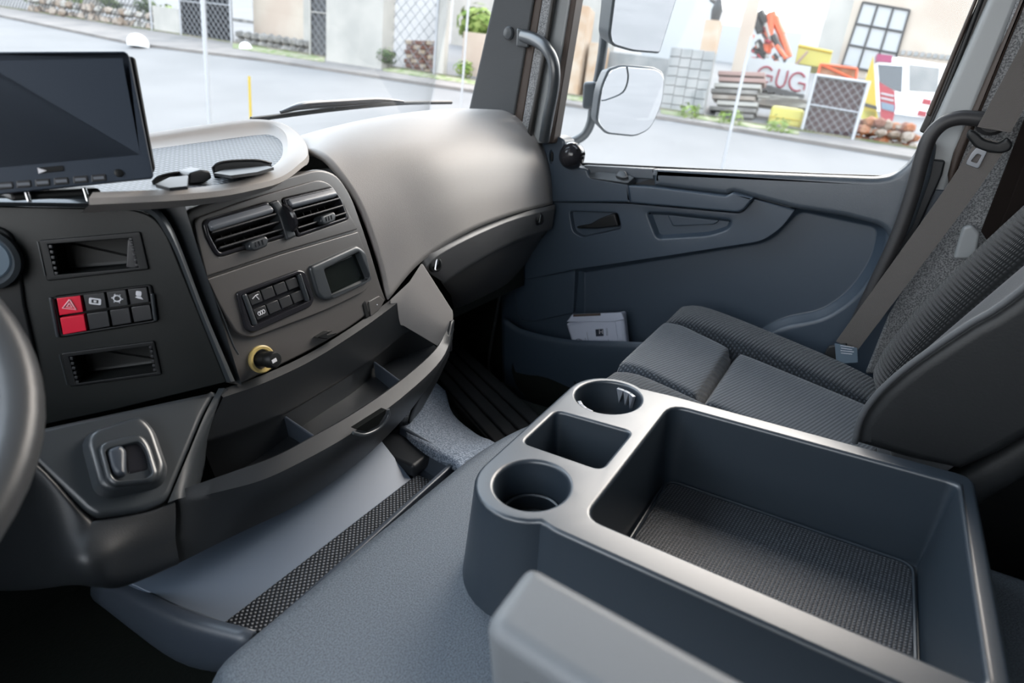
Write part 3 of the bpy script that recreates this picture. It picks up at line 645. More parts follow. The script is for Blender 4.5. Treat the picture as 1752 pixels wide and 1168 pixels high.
# passenger side top: columns of (px, py, y), bottom seam -> silhouette -> windscreen base
C0 = Y([(664, 513, .79), (650, 450, .80), (622, 365, .812), (588, 306, .835), (545, 262, .885)])
C1 = Y([(720, 449, .775), (702, 385, .785), (675, 318, .808), (640, 262, .845), (596, 222, .93)])
C2 = Y([(800, 398, .755), (782, 340, .762), (760, 282, .785), (734, 236, .835), (695, 199, .93)])
C3 = Y([(875, 368, .768), (862, 318, .772), (844, 266, .792), (822, 224, .84), (790, 189, .93)])
C4 = [onx(*p, 1.425) for p in ((946, 349), (943, 305), (934, 264), (917, 226), (880, 191))]
for c in (C0, C1, C2, C3, C4):
    b = c[-1]; c.append(V(b[0] + .005, b[1] + .10, b[2] - .004)); c.append(V(b[0] + .01, 1.31, b[2] - .055))
C5 = [p + V(.02, .004, 0) for p in C4]
surf('passenger_top', [C0, C1, C2, C3, C4], 'dash', db, 40, 40, [solid(.012, -1)], 60)
# glovebox strip and lower cover
def rowy(pts, n=24): return catmull([ony(*p) for p in pts], n)
sA = rowy([(722, 450, .788), (735, 432, .778), (800, 400, .770), (872, 371, .784), (946, 351, .80)])
sB = rowy([(728, 462, .781), (742, 440, .770), (805, 406, .762), (875, 377, .776), (946, 357, .795)])
sC = rowy([(752, 478, .790), (765, 468, .782), (815, 436, .775), (880, 405, .788), (942, 385, .808)])
sD = rowy([(756, 483, .800), (768, 473, .792), (818, 441, .785), (882, 409, .797), (941, 389, .816)])
sE = rowy([(775, 510, .84), (790, 500, .83), (835, 470, .82), (885, 436, .83), (925, 410, .85)])
sF = rowy([(778, 530, .90), (800, 522, .90), (835, 505, .90), (872, 482, .90), (908, 440, .90)])
sG = [p + V(.0, .25, .02) for p in sF]
gb = grid('glovebox_strip', [sA, sB, sC, sD], 'strip', db, [solid(.008, -1), bev(.002)])
grid('glovebox_lid', [sD, [p + V(0, -.001, -.002) for p in sD], sE, sF, sG], 'fascia', db, [solid(.008, -1)])
for px, py, yy in ((744, 452, .768), (922, 374, .782)):
    c = ony(px, py, yy); n_ = unit((-.15, -1, .25))
    k_ = lathe('lock', c, n_, [(.017, -.006), (.017, .004), (.0135, .005), (.012, -.001), (.004, -.002)], 'black', db, 24)
    tube('lock_slot', [c + V(-.004, -.003, -.011), c + V(.004, -.003, .011)], .0025, 'chrome', k_, 6)

# ---- centre panel
pA, pB, pC = ony(320, 360, .80), ony(410, 660, .76), ony(575, 292, .82)
nn = unit(np.cross(pC - pA, pB - pA)); nn = nn if nn[1] < 0 else -nn
CPF = Frame(pB, pC - pA, nn)
def cp(pts, w=0): return CPF.uvs(pts, w)
base = fillet(cp([(318, 361), (430, 318), (548, 287), (580, 297), (605, 335), (633, 415), (655, 490), (664, 514), (600, 562), (520, 608), (411, 660), (396, 625), (365, 530), (330, 425)], .0), [.012, .05, .02, .02, .03, .05, .02, .003, .02, .03, .004, .02, .05, .05], 4)
v1 = fillet(cp([(345, 378), (458, 345), (478, 362), (492, 404), (372, 441), (352, 405)], .004), [.008, .006, .004, .006, .01, .006], 3)
v2 = fillet(cp([(481, 340), (568, 320), (583, 338), (597, 375), (508, 406), (497, 372)], .004), [.006, .008, .008, .006, .006, .006], 3)
hdisp = fillet(cp([(551, 461), (611, 431), (630, 477), (566, 507)], .004), .004, 3)
hsw = fillet(cp([(410, 502), (512, 463), (534, 513), (430, 562)], .004), .008, 3)
panel('centre_panel', CPF, base, 'fascia', db, w=-.004, t=.05, r=.005, holes=[(offs(ccw(v1), .002), .046, 0, .001, False), (offs(ccw(v2), .002), .046, 0, .001, False), (offs(ccw(hdisp), .002), .046, 0, .001, False), (offs(ccw(hsw), .002), .046, 0, .001, False)])
rim_ = fillet(cp([(322, 364), (430, 323), (547, 292), (575, 301), (600, 340), (627, 415), (648, 488), (650, 500), (640, 508), (629, 500), (610, 400), (590, 350), (560, 312), (545, 305), (430, 336), (335, 370)], .0), .003, 2)
fu = fillet(cp([(334, 374), (430, 339), (545, 307), (566, 314), (590, 350), (612, 392), (480, 431), (353, 473), (340, 420)], .003), [.010, .04, .012, .012, .02, .002, 0, .002, .03], 4)
panel('vent_fascia', CPF, fu, 'fascia', db, w=.003, t=.008, r=.002, holes=[(v1, .007, 0, .002, False), (v2, .007, 0, .002, False)])
fl = fillet(cp([(354, 477), (480, 435), (613, 396), (628, 440), (637, 478), (627, 497), (560, 530), (432, 578), (408, 572), (380, 530)], .003), [.002, 0, .002, .02, .012, .012, .05, .02, .012, .05], 4)
panel('control_fascia', CPF, fl, 'fascia', db, w=.003, t=.008, r=.002, holes=[(hsw, .007, 0, .002, False), (hdisp, .007, 0, .002, False)])
tube('trim_bead', [CPF.m(*p, .001) for p in ((340, 420), (354, 477), (380, 540), (398, 588), (408, 606))], .0014, 'frame', db, 6, 30)
# vents
def vent(loop, quad, knob, idx):
    vt = panel('air_vent', CPF, offs(ccw(loop), -.0005), 'gloss', db, w=.006, t=.045, r=.002, holes=[(offs(ccw(loop), -.006), .044, .0, .002)])
    q = [CPF.uv(*p, .0) for p in quad]
    q = [V(*a) for a in q]
    # hood: rounded bar along the top
    for k, tt in enumerate((.10, .38, .62, .86)):
        A = quadpt(q, .02, tt); B = quadpt(q, .98, tt); d = unit(CPF.p(B[0], B[1]) - CPF.p(A[0], A[1])); L = np.linalg.norm(B - A)
        c = CPF.p(*((A + B) / 2), .0 if k else .001); up = np.cross(CPF.ez, d)
        if k == 0:
            obox('vent_hood', c + CPF.ez * .001, d, unit(up * .55 + CPF.ez * .9), unit(CPF.ez * -.55 + up * .9), (L, .013, .018), 'hoodbar', vt, .005, 3)
        else:
            obox('slat', c - CPF.ez * .004, d, unit(up * .35 + CPF.ez), unit(up - CPF.ez * .35), (L, .026, .0034), 'key', vt, .0012)
    for j in range(7):
        A = quadpt(q, (j + .5) / 7, .1); B = quadpt(q, (j + .5) / 7, .95)
        obox('fin', CPF.p(*((A + B) / 2), -.022), CPF.ex, unit(CPF.p(*B) - CPF.p(*A)), CPF.ez, (.0012, np.linalg.norm(B - A), .014), 'black', vt)
    kc = CPF.uv(*knob, .012)
    kb = panel('vent_knob', CPF, fillet([kc + V(-.019, -.001), kc + V(-.014, .007), kc + V(.016, .008), kc + V(.019, .001), kc + V(.012, -.008), kc + V(-.012, -.008)], .004, 3), 'frame', vt, w=.016, t=.020, r=.003, back=True)
    for j in range(3): tube('knob_rib', [CPF.p(kc[0] - .006 + j * .006, kc[1] - .003, .0163), CPF.p(kc[0] - .005 + j * .006, kc[1] + .004, .0163)], .0010, 'gloss', kb, 5)
vent(v1, ((348, 382), (461, 349), (488, 402), (374, 437)), (441, 417), 0)
vent(v2, ((485, 343), (570, 323), (594, 374), (507, 403)), (560, 374), 1)
dv = panel('vent_divider', CPF, fillet(cp([(463, 346), (476, 341), (492, 362), (508, 404), (492, 411), (478, 368)], .01), .003, 3), 'frame', db, w=.010, t=.03, r=.003)
wc0 = CPF.m(489, 374, .002); ax_ = CPF.ex
lathe('thumb_wheel', wc0 - ax_ * .004, ax_, [(.022, 0), (.024, .002), (.024, .007), (.022, .009)], 'gloss', dv, 28)
# heater / option switch bank
sbk = panel('switch_bank', CPF, fillet(cp([(405, 500), (512, 461), (523, 464), (539, 512), (532, 525), (432, 570), (420, 563)], .007), .005, 3), 'gloss', db, w=.007, t=.03, r=.003,
    holes=[(fillet(cp([(412, 505), (514, 467), (533, 513), (431, 559)], .007), .004, 3), .012, 0, .001)])
Q = [V(*a) for a in cp([(413, 506), (514, 468), (532, 512), (432, 557)], .006)]
def cell(par, Fr, Q, s0, s1, t0, t1, m, w, g=.0006, tilt=0, nm='rocker'):
    P = [quadpt(Q, s0, t0), quadpt(Q, s1, t0), quadpt(Q, s1, t1), quadpt(Q, s0, t1)]; c = sum(P) / 4
    P = [c + (p - c) * (1 - g * 2 / .02) for p in P]
    return panel(nm, Fr, P, m, par, w=w, t=.008, r=.0012)
obox('end_cap', CPF.p(*quadpt(Q, .045, .5), .003), unit(CPF.p(*Q[1]) - CPF.p(*Q[0])), unit(CPF.p(*Q[3]) - CPF.p(*Q[0])), CPF.ez, (.0085, .052, .010), 'frame', sbk, .003)
obox('end_cap', CPF.p(*quadpt(Q, .965, .5), .003), unit(CPF.p(*Q[1]) - CPF.p(*Q[0])), unit(CPF.p(*Q[3]) - CPF.p(*Q[0])), CPF.ez, (.007, .050, .010), 'frame', sbk, .003)
for r_ in range(2):
    for k in range(4):
        s0 = .10 + k * .21; c_ = cell(sbk, CPF, Q, s0, s0 + .20, .05 + r_ * .50, .43 + r_ * .50, 'key', .003)
        if k == 0:
            ic = quadpt(Q, s0 + .10, .24 + r_ * .5)
            if r_ == 0:
                tube('symbol', [CPF.p(ic[0] - .006, ic[1] + .001, .0035), CPF.p(ic[0] + .001, ic[1] + .004, .0035), CPF.p(ic[0] + .004, ic[1] - .004, .0035)], .0009, 'icon', c_, 5)
                tube('symbol', [CPF.p(ic[0] + .001, ic[1] + .004, .0035), CPF.p(ic[0] + .006, ic[1] + .004, .0035)], .0009, 'icon', c_, 5)
            else:
                for j in range(3): tube('symbol', [CPF.p(*(ic + V(-.004 + j * .004 + .0025 * math.cos(a), .003 * math.sin(a))), .0035) for a in np.linspace(0, 6.28, 9)], .0007, 'icon', c_, 5)
# display
dsp = panel('display_bezel', CPF, fillet(cp([(530, 456), (612, 419), (627, 430), (637, 472), (630, 484), (560, 515), (545, 508)], .010), .008, 4), 'frame', db, w=.010, t=.03, r=.005, holes=[(hdisp, .014, .001, .003)])
panel('display_screen', CPF, offs(ccw(cp([(551, 461), (611, 431), (630, 477), (566, 507)], .0)), -.002), 'screen', dsp, w=-.002, t=.003, r=.001)
# lighter, clip, key slot
lc = CPF.m(447, 614, -.003)
lt = lathe('lighter_socket', lc, CPF.ez, [(.0215, -.01), (.0225, .003), (.0205, .0045), (.0165, .004), (.0155, -.004)], 'gold', db, 32)
lathe('lighter_knob', lc, unit(CPF.ez + V(.1, 0, 0)), [(.0125, -.004), (.012, .010), (.0105, .012), (.0105, .017), (.0135, .018), (.0135, .030), (.011, .033), (.003, .0335)], 'black', lt, 24)
obox('lighter_mark', lc + CPF.ez * .0335, CPF.ex, CPF.ey, CPF.ez, (.009, .006, .0006), 'icon', lt, .0005)
cl = panel('card_clip', CPF, fillet(cp([(542, 577), (560, 566), (568, 566), (558, 572), (576, 570), (560, 580)], .006), .001, 2), 'black', db, w=.008, t=.012, r=.001, back=True)
panel('key_slot', CPF, fillet(cp([(622, 520), (627, 514), (634, 541), (628, 544)], 0), .002, 3), 'black', db, w=-.002, t=.006, r=.001)
pk_ = panel('blank_cover', CPF, fillet(cp([(632, 516), (650, 506), (659, 514), (652, 527), (636, 541)], 0), .002, 3), 'fascia', db, w=-.0015, t=.006, r=.001)
lathe('cover_pin', CPF.m(645, 521, -.0015), CPF.ez, [(.0012, 0), (.001, .0012)], 'icon', pk_, 8)

# ---- instrument / switch panel in front of the driver
q1_, q2_, q3_ = ony(300, 400, .80), ony(405, 655, .762), ony(0, 350, .917)
n2 = unit(np.cross(q3_ - q1_, q2_ - q1_)); n2 = n2 if n2[1] < 0 else -n2
IF = Frame(q2_, q1_ - q3_, n2)
def ip(pts, w=0): return IF.uvs(pts, w)
hole1 = ip([(82, 416), (228, 405), (240, 458), (94, 471)], .0)
hole3 = ip([(118, 608), (262, 589), (270, 636), (130, 656)], .0)
holes_ = ip([(92, 508), (256, 488), (266, 549), (104, 575)], .0)
panel('switch_panel', IF, fillet(ip([(-80, 352), (225, 358), (262, 370), (285, 400), (388, 654), (200, 700), (75, 727), (-80, 770)], 0), [0, .03, .03, .03, .004, 0, .01, 0], 4), 'binn', db, w=0, t=.012, r=.002,
      holes=[(fillet(hole1, .002, 2), .045, 0, .001), (fillet(hole3, .002, 2), .045, 0, .001), (fillet(holes_, .006, 3), .010, 0, .002)])
hood = [(-80, 338), (100, 340), (225, 343), (262, 352), (288, 378), (310, 425), (350, 530), (402, 652)]
inn = [(-80, 352), (100, 354), (225, 358), (260, 369), (283, 400), (303, 440), (338, 530), (388, 654)]
hr = [catmull([IF.m(*p, w) for p in L_], 50) for L_, w in ((hood, -.03), (hood, .012), ([((a[0] + b[0]) / 2, (a[1] + b[1]) / 2) for a, b in zip(hood, inn)], .018), (inn, .012), (inn, -.01))]
hr[0] = catmull([IF.m(*p, -.008) for p in hood], 50)
hr.insert(0, catmull([IF.m(*p, .0) for p in [(-80, 322), (100, 322), (246, 320), (306, 334), (322, 372), (340, 430), (378, 545), (414, 660)]], 50))
grid('hood_rim', hr, 'frame', db, [], 60)
for nm, L_, hl in (('slot_frame', [(66, 411), (240, 396), (255, 461), (80, 481)], hole1), ('slot_frame', [(104, 604), (264, 583), (277, 641), (120, 662)], hole3)):
    sf = panel(nm, IF, fillet(ip(L_, .003), .003, 3), 'black', db, w=.0035, t=.006, r=.0015, holes=[(offs(ccw([V(*p) for p in hl]), -.001), .006, 0, .001, False)])
    Hq = [V(*p) for p in hl]
    for side in (0, 1):
        for k in range(6):
            t = (k + .5) / 6; p = quadpt(Hq, side, t) + V(.003 if side == 0 else -.003, 0)
            obox('tooth', IF.p(p[0], p[1], -.001), IF.ex, IF.ey, IF.ez, (.004, .0045, .008), 'key', sf, .0008)
    obox('slot_edge', IF.p(*(quadpt(Hq, 0, .5) + V(-.009, 0)), .004), IF.ex, unit(IF.p(*Hq[0]) - IF.p(*Hq[3])), IF.ez, (.0016, .045, .0015), 'frame', sf, .0005)
p1_ = quadpt([V(*p) for p in hole1], .93, .55)
obox('slot_insert', IF.p(p1_[0], p1_[1], -.008), IF.ex, IF.ey, IF.ez, (.013, .040, .010), 'key', db, .002)
swb = panel('switch_row', IF, fillet(ip([(84, 510), (259, 486), (270, 551), (99, 579)], .004), .006, 3), 'black', db, w=.004, t=.012, r=.002, holes=[(fillet(ip([(93, 509), (253, 489), (264, 548), (107, 573)], .004), .003, 2), .012, 0, .001)])
SQ = [V(*a) for a in ip([(94, 508), (252, 489), (263, 548), (106, 575)], .004)]
obox('end_cap', IF.p(*quadpt(SQ, -.04, .5), .004), IF.ex, unit(IF.p(*SQ[0]) - IF.p(*SQ[3])), IF.ez, (.005, .056, .006), 'frame', swb, .002)
obox('end_cap', IF.p(*quadpt(SQ, 1.03, .62), .004), IF.ex, unit(IF.p(*SQ[0]) - IF.p(*SQ[3])), IF.ez, (.005, .040, .006), 'frame', swb, .002)
cells = []
for r_ in range(2):
    for k in range(4):
        s0 = [0, .28, .53, .765, 1.0]; c_ = cell(swb, IF, SQ, s0[k] + .005, s0[k + 1] - .008, .02 + .5 * r_, .48 + .5 * r_, 'red' if k == 0 else 'key', .0045 if k == 0 else .003)
        if k == 0: lab(c_, 'red hazard light switch half')
        ic = quadpt(SQ, (s0[k] + s0[k + 1]) / 2, .24); W_ = .0048 if k == 0 else .0035
        if r_ == 0:
            if k == 0:
                for R, m_ in ((.0085, 'redtri'),):
                    tube('symbol', [IF.p(*(ic + V(R * math.cos(rad(a)), R * math.sin(rad(a)) - .001)), W_) for a in (90, 210, 330, 450)], .0014, m_, c_, 5)
                    tube('symbol', [IF.p(*(ic + V(.4 * R * math.cos(rad(a)), .4 * R * math.sin(rad(a)) - .001)), W_) for a in (90, 210, 330, 450)], .0013, m_, c_, 5)
            elif k == 1:
                panel('symbol', IF, rect(ic, .014, .009, .002), 'icon', c_, w=W_ + .0002, t=.0006, r=.0002, holes=[(rect(ic, .008, .005, .001), .0006, 0, .0001, False)])
                obox('symbol', IF.p(*ic, W_), IF.ex, IF.ey, IF.ez, (.003, .003, .0006), 'icon', c_)
            elif k == 2:
                tube('symbol', [IF.p(*(ic + V(.0042 * math.cos(a), .0042 * math.sin(a))), W_) for a in np.linspace(0, 6.283, 17)], .0012, 'icon', c_, 5)
                for a in range(0, 360, 60): tube('symbol', [IF.p(*(ic + V(.0052 * math.cos(rad(a)), .0052 * math.sin(rad(a)))), W_), IF.p(*(ic + V(.0068 * math.cos(rad(a)), .0068 * math.sin(rad(a)))), W_)], .0010, 'icon', c_, 5)
            else:
                panel('symbol', IF, rect(ic + V(0, .003), .007, .007, .002), 'icon', c_, w=W_, t=.0006, r=.0002)
                panel('symbol', IF, [ic + V(-.004, -.003), ic + V(-.002, -.001), ic + V(.003, -.001), ic + V(.006, -.005), ic + V(-.001, -.004)], 'icon', c_, w=W_, t=.0006, r=.0002)
# instrument cluster edge at the far left
gc = IF.m(-30, 442, .012)
gg = lathe('gauge_ring', gc, IF.ez, [(.038, -.01), (.040, .004), (.035, .007), (.031, .002), (.028, -.004)], 'frame', db, 40)
lathe('gauge_dial', gc - IF.ez * .004, IF.ez, [(.028, 0), (.026, .002), (.01, .002)], 'tag', gg, 32)
panel('cluster_surround', IF, fillet(ip([(-90, 380), (0, 388), (20, 400), (32, 440), (42, 520), (60, 600), (75, 700), (-90, 740)], .004), [0, .02, .01, .02, 0, 0, 0, 0], 3), 'black', db, w=.005, t=.012, r=.003)

# ---- lower dash: open tray
n_ = 40
A_ = rowy([(372, 668, .766), (440, 645, .766), (520, 609, .770), (592, 566, .778), (650, 526, .788), (688, 495, .79), (722, 452, .790), (727, 449, .79)], n_)
A2 = [p + V(0, -.012, -.008) for p in A_]
B_ = rowy([(346, 757, .752), (415, 735, .753), (486, 707, .757), (560, 664, .767), (618, 628, .777), (656, 600, .782), (700, 566, .775), (742, 566, .745)], n_)
C_ = catmull([onz(372, 826, -.545), onz(430, 792, -.535), onz(511, 733, -.515), onz(560, 700, -.512), onz(607, 669, -.512), onz(665, 620, -.512), onz(716, 600, -.507), onz(742, 590, -.50)], n_)
E_ = catmull([onz(300, 843, -.474), onz(400, 806, -.474), onz(472, 779, -.474), onz(534, 746, -.474), onz(610, 702, -.474), onz(682, 652, -.471), onz(740, 602, -.463), onz(763, 569, -.452)], n_)
D_ = [V(p[0], p[1] + .006, c[2]) for p, c in zip(E_, C_)]
F_a = catmull([onz(291, 861, -.484), onz(370, 842, -.484), onz(445, 822, -.484), onz(513, 791, -.484), onz(600, 742, -.484), onz(692, 676, -.480), onz(757, 612, -.470), onz(776, 558, -.456)], n_)
F_b = [p + V(0, -.001, -.008) for p in F_a]
E1 = [e * .8 + f * .2 + V(0, 0, .0045) for e, f in zip(E_, F_a)]
G_ = catmull([ony(302, 965, .672), ony(400, 916, .66), ony(515, 860, .66), ony(605, 797, .665), ony(664, 744, .68), ony(710, 692, .70), ony(738, 648, .72)], n_)
G2 = [p + V(0, .10, -.005) for p in G_]
trow = [A_, A2, [a * .5 + b * .5 for a, b in zip(A2, B_)], [b + (a - b) * .06 for a, b in zip(A2, B_)], B_, [p + V(0, .003, -.004) for p in B_], C_, D_, [d * .1 + e * .9 for d, e in zip(D_, E_)], E_, E1, F_a, F_b, [f * .5 + g * .5 + V(0, -.004, 0) for f, g in zip(F_b, G_)], G_, G2]
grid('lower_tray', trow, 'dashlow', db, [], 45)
for (pa, pb) in (((486, 711), (536, 748)), ((642, 619), (684, 653))):
    a, b = ony(*pa, .757 if pa[0] < 500 else .777) + V(0, 0, -.004), onz(*pb, -.476); dn = V(0, 0, -.075 if pa[0] < 500 else -.045)
    ext = unit(a - b) * .01
    prism('divider', [a + ext, b, b + dn, a + ext + dn], (.006, .003, 0), 'bin', db, .002)  # paler plastic paints the lit top edges
# ramp at the passenger end of the tray
r0 = [ony(722, 446, .770), ony(776, 531, .728), ony(774, 552, .722), ony(765, 565, .722), ony(690, 518, .772), ony(666, 512, .789), ony(700, 480, .780)]
rn_ = unit(np.cross(r0[1] - r0[0], r0[4] - r0[0])); r0 = [p * ((r0[0] @ rn_) / (p @ rn_)) for p in r0]
prism('tray_end_ramp', r0, (0, .006, -.055), 'dash', db, .004, 3)
es = [ony(776, 535, .735), ony(774, 556, .722), ony(757, 612, .700), ony(712, 690, .700), ony(700, 725, .74), ony(690, 735, .80), ony(745, 640, .86), ony(770, 560, .86)]
erow = [[ony(774, 549, .722), onz(765, 590, -.470), onz(757, 611, -.474)], [ony(777, 552, .728), ony(770, 596, .715), ony(757, 622, .70)], [ony(768, 610, .74), ony(748, 650, .735), ony(713, 690, .70)], [ony(745, 650, .82), ony(722, 700, .82), ony(700, 730, .76)]]
surf('tray_end_cap', erow, 'dashlow', db, 12, 12, [solid(.006, -1)])
obox('side_button', ony(768, 584, .735), unit((.1, 1, 0)), unit((.1, 0, 1)), unit((1, 0, 0)), (.016, .05, .012), 'gloss', db, .005, 3)
# pull-out cup holder / ashtray under the rim
hlp = [ony(*p, .612) for p in ((604, 740), (625, 743), (650, 731), (664, 712), (664, 700))]
tube('ashtray_lip', hlp, .0028, 'frame', db, 8, 20)
prism('ashtray_recess_shade', [ony(*p, .613) for p in ((608, 734), (628, 738), (648, 727), (660, 708), (661, 700))], (0, .012, 0), 'recshade', db, .001)  # flat black plate painted as recess shade
# ---- lower dash: left block with the parking brake switch
LB = [ony(75, 730, .80), ony(374, 666, .766), ony(290, 856, .690)]
nb = unit(np.cross(LB[1] - LB[0], LB[2] - LB[0])); nb = nb if nb[1] < 0 else -nb
LBF = Frame(LB[2], LB[1] - LB[0], nb)
def lb(pts, w=0): return LBF.uvs(pts, w)
panel('brake_switch_housing', LBF, fillet(lb([(-60, 762), (75, 730), (330, 676), (374, 667), (350, 705), (288, 856), (250, 872), (168, 884), (150, 875), (40, 770), (-60, 800)], 0), [0, 0, 0, .008, .03, .012, .01, .02, .01, .0, .0], 4), 'frame', db, w=0, t=.05, r=.008, seg=4)
psw = panel('parking_brake_bezel', LBF, fillet(lb([(143, 742), (240, 712), (262, 735), (284, 800), (275, 825), (190, 845), (168, 835)], .01), [.02, .018, .012, .014, .012, .016, .012], 4), 'frame', db, w=.020, t=.026, r=.008, draft=.006, seg=4)
panel('bezel_ring', LBF, fillet(lb([(166, 760), (240, 742), (256, 762), (272, 812), (262, 826), (195, 834), (182, 825)], .02), [.012, .012, .008, .008, .01, .01, .01], 4), 'frame', psw, w=.027, t=.012, r=.005,
      holes=[(fillet(lb([(178, 772), (238, 757), (250, 775), (260, 812), (250, 820), (200, 825), (190, 815)], .02), .006, 3), .016, .002, .002)])
panel('rocker', LBF, fillet(lb([(182, 770), (205, 760), (216, 770), (216, 815), (197, 815), (188, 800)], .022), .005, 3), 'bin', psw, w=.028, t=.022, r=.006, back=True)  # lighter tone paints the highlights of the black rocker
panel('rocker_back', LBF, fillet(lb([(206, 760), (240, 754), (252, 775), (258, 805), (216, 815)], .020), .006, 3), 'gloss', psw, w=.021, t=.016, r=.005, back=True)
# lower body below the block
lbr = [[LBF.m(*p, -.01) for p in ((-60, 798), (40, 772), (150, 878), (168, 889), (250, 876), (290, 862))],
       [LBF.m(*p, -.004) for p in ((-60, 830), (40, 800), (140, 890), (168, 897), (250, 882), (300, 862))],
       [ony(*p) for p in ((-60, 960, .90), (40, 950, .80), (118, 960, .70), (168, 960, .675), (230, 945, .675), (300, 920, .672))],
       [ony(*p) for p in ((-60, 1010, .92), (40, 1010, .84), (120, 1000, .72), (165, 1004, .690), (210, 1003, .686), (300, 966, .672))],
       [ony(*p) + V(0, .12, 0) for p in ((-60, 1020, .92), (40, 1015, .84), (120, 1002, .72), (165, 1006, .690), (210, 1005, .686), (300, 968, .672))]]
surf('lower_body', lbr, 'dashlow', db, 30, 30, [], 60)
# recess cheek between block and tray
ck = [catmull([LBF.m(*p, w) for p in ((374, 664), (352, 706), (320, 782), (287, 860))], 16) for w in (-.006, .0)]
ck2 = [catmull([ony(*p) for p in L_], 16) for L_ in (((392, 668, .762), (364, 716, .752), (342, 775, .728), (318, 850, .690)), ((404, 672, .775), (372, 724, .775), (352, 785, .765), (332, 846, .72)))]
ck.append([a * .5 + b * .5 + LBF.ez * .005 for a, b in zip(ck[-1], ck2[0])])
grid('recess_cheek', ck + ck2 + [[p + V(.01, .03, -.03) for p in ck2[1]]], 'frame', db, [], 60)
# ---- bulk behind everything (closes the dash body)
prism('dash_body', [V(-.80, .97, -.12), V(.20, .97, -.13), V(.40, .86, -.14), V(.62, .88, -.14), V(1.42, .90, -.16), V(1.42, 1.30, -.16), V(-.80, 1.38, -.16)], (0, 0, -.38), 'floor', db)

# ---- top storage shelf
SHF = Frame(onz(330, 300, -.093), (1, 0, 0), unit((0, -.11, 1)))
def sp(pts, w=0): return SHF.uvs(pts, w)
outer_s = sp([(150, 338), (300, 333), (430, 316), (500, 296), (512, 282), (528, 262), (510, 236), (488, 213), (455, 203), (400, 203), (250, 224), (100, 245), (60, 252), (90, 320)], .03)
def lim(L_, ymax=1.16): return [V(a, min(b, ymax - SHF.o[1])) for a, b in L_]
top_o = [ony(150, 338, .735), ony(300, 332, .725), ony(380, 325, .728), ony(430, 316, .735), ony(480, 303, .755), ony(512, 282, .79), ony(530, 262, .85), ony(520, 236, .98), ony(492, 213, 1.06), ony(455, 204, 1.10), ony(400, 205, 1.11), ony(250, 226, 1.11), ony(100, 247, 1.11), ony(20, 258, 1.10)]
top_i = [ony(170, 329, .76), ony(300, 323, .745), ony(380, 315, .75), ony(425, 304, .76), ony(462, 291, .785), ony(488, 268, .83), ony(492, 250, .90), ony(488, 228, 1.0), ony(470, 214, 1.06), ony(445, 210, 1.08), ony(400, 214, 1.08), ony(255, 236, 1.08), ony(100, 256, 1.08), ony(30, 264, 1.07)]
bot = [ony(172, 331, .77), ony(300, 324, .755), ony(380, 316, .762), ony(424, 305, .775), ony(455, 292, .80), ony(478, 274, .85), ony(484, 258, .91), ony(480, 241, 1.0), ony(464, 231, 1.04), ony(440, 231, 1.05), ony(400, 236, 1.05), ony(258, 255, 1.05), ony(100, 275, 1.05), ony(30, 283, 1.04)]
cR = lambda L_: catmull(L_, 60)
to, ti, bo = cR(top_o), cR(top_i), cR(bot)
under = [p + V(0, .002, -.008) if i < 26 else p + V(.004, .01, -.012) for i, p in enumerate(to)]
grid('shelf_surround', [[p + V(0, .03, -.012) for p in under], under, [t * .92 + i_ * .08 + V(0, 0, -.001) for t, i_ in zip(to, ti)], [a * .5 + b * .5 + V(0, 0, .003) for a, b in zip(to, ti)], ti, [a * .9 + b * .1 + V(0, 0, -.004) for a, b in zip(ti, bo)], bo], 'dash', db, [], 50)
fz_ = mk('shelf_liner', [tuple(p) for p in bo] , [tuple(range(len(bo)))], 'shelfmat', db, smooth=False)
# holder rings in the shelf
zc = -.083
for pts in ([(366, 292), (378, 283), (410, 279), (445, 279), (466, 284)], [(264, 316), (275, 307), (300, 301), (325, 300), (352, 296)]):
    t_ = catmull([ony(a, b, .80) for a, b in pts], 20)
    grid('holder_wall', [[p + V(0, 0, .004) for p in t_], [p + V(0, .003, .004) for p in t_], [p + V(0, .0, -.022) for p in t_]], 'dashlow', db, [solid(.003, 0)], 60)
hb = prism('holder_block', [ony(*p, .775) for p in ((324, 296), (344, 290), (360, 292), (364, 305), (350, 314), (322, 316))], (0, .03, .002), 'dashlow', db, .003)
tube('holder_seam', [ony(322, 299, .774), ony(319, 316, .774)], .0012, 'black', hb, 5)
dk1 = prism('holder_well_shade', [onz(*p, -.0835) for p in ((266, 315), (290, 303), (322, 300), (320, 318), (290, 321))], (0, 0, -.004), 'doordk', db)  # flat dark patches paint the shade inside both wells
dk2 = prism('holder_well_shade', [onz(*p, -.0835) for p in ((366, 296), (400, 284), (445, 281), (468, 286), (440, 294), (395, 300))], (0, 0, -.004), 'doordk', db)

# ================================================================== monitor
mn = thing('monitor', 'dark rectangular rear-view monitor mounted on top of the dashboard', 'monitor')
m1, m2 = ony(215, 88, .745), ony(262, 303, .728)
exm = unit((.93, -.36, 0)); upm = unit(m1 - m2); nm_ = np.cross(exm, upm); nm_ = nm_ if nm_[1] < 0 else -nm_
MNF = Frame(m2, exm, nm_)
def mp(pts, w=0): return MNF.uvs(pts, w)
mo = fillet(mp([(-60, 88), (214, 87), (222, 95), (263, 300), (260, 305), (-60, 338)], 0), [0, .004, .004, .004, .004, 0], 3)
panel('front_case', MNF, mo, 'monitor', mn, w=0, t=.014, r=.002, back=True, holes=[(mp([(-55, 109), (206, 103), (236, 262), (-55, 288)], 0), .006, .003, .002)])
panel('screen', MNF, mp([(-52, 112), (205, 107), (233, 260), (-52, 284)], 0), 'screen', mn, w=-.0045, t=.002, r=.0005)
panel('back_case', MNF, fillet(mp([(-60, 97), (226, 96), (232, 100), (266, 288), (262, 296), (-60, 330)], -.02), .003, 3), 'black', mn, w=-.018, t=.022, r=.003, back=True)
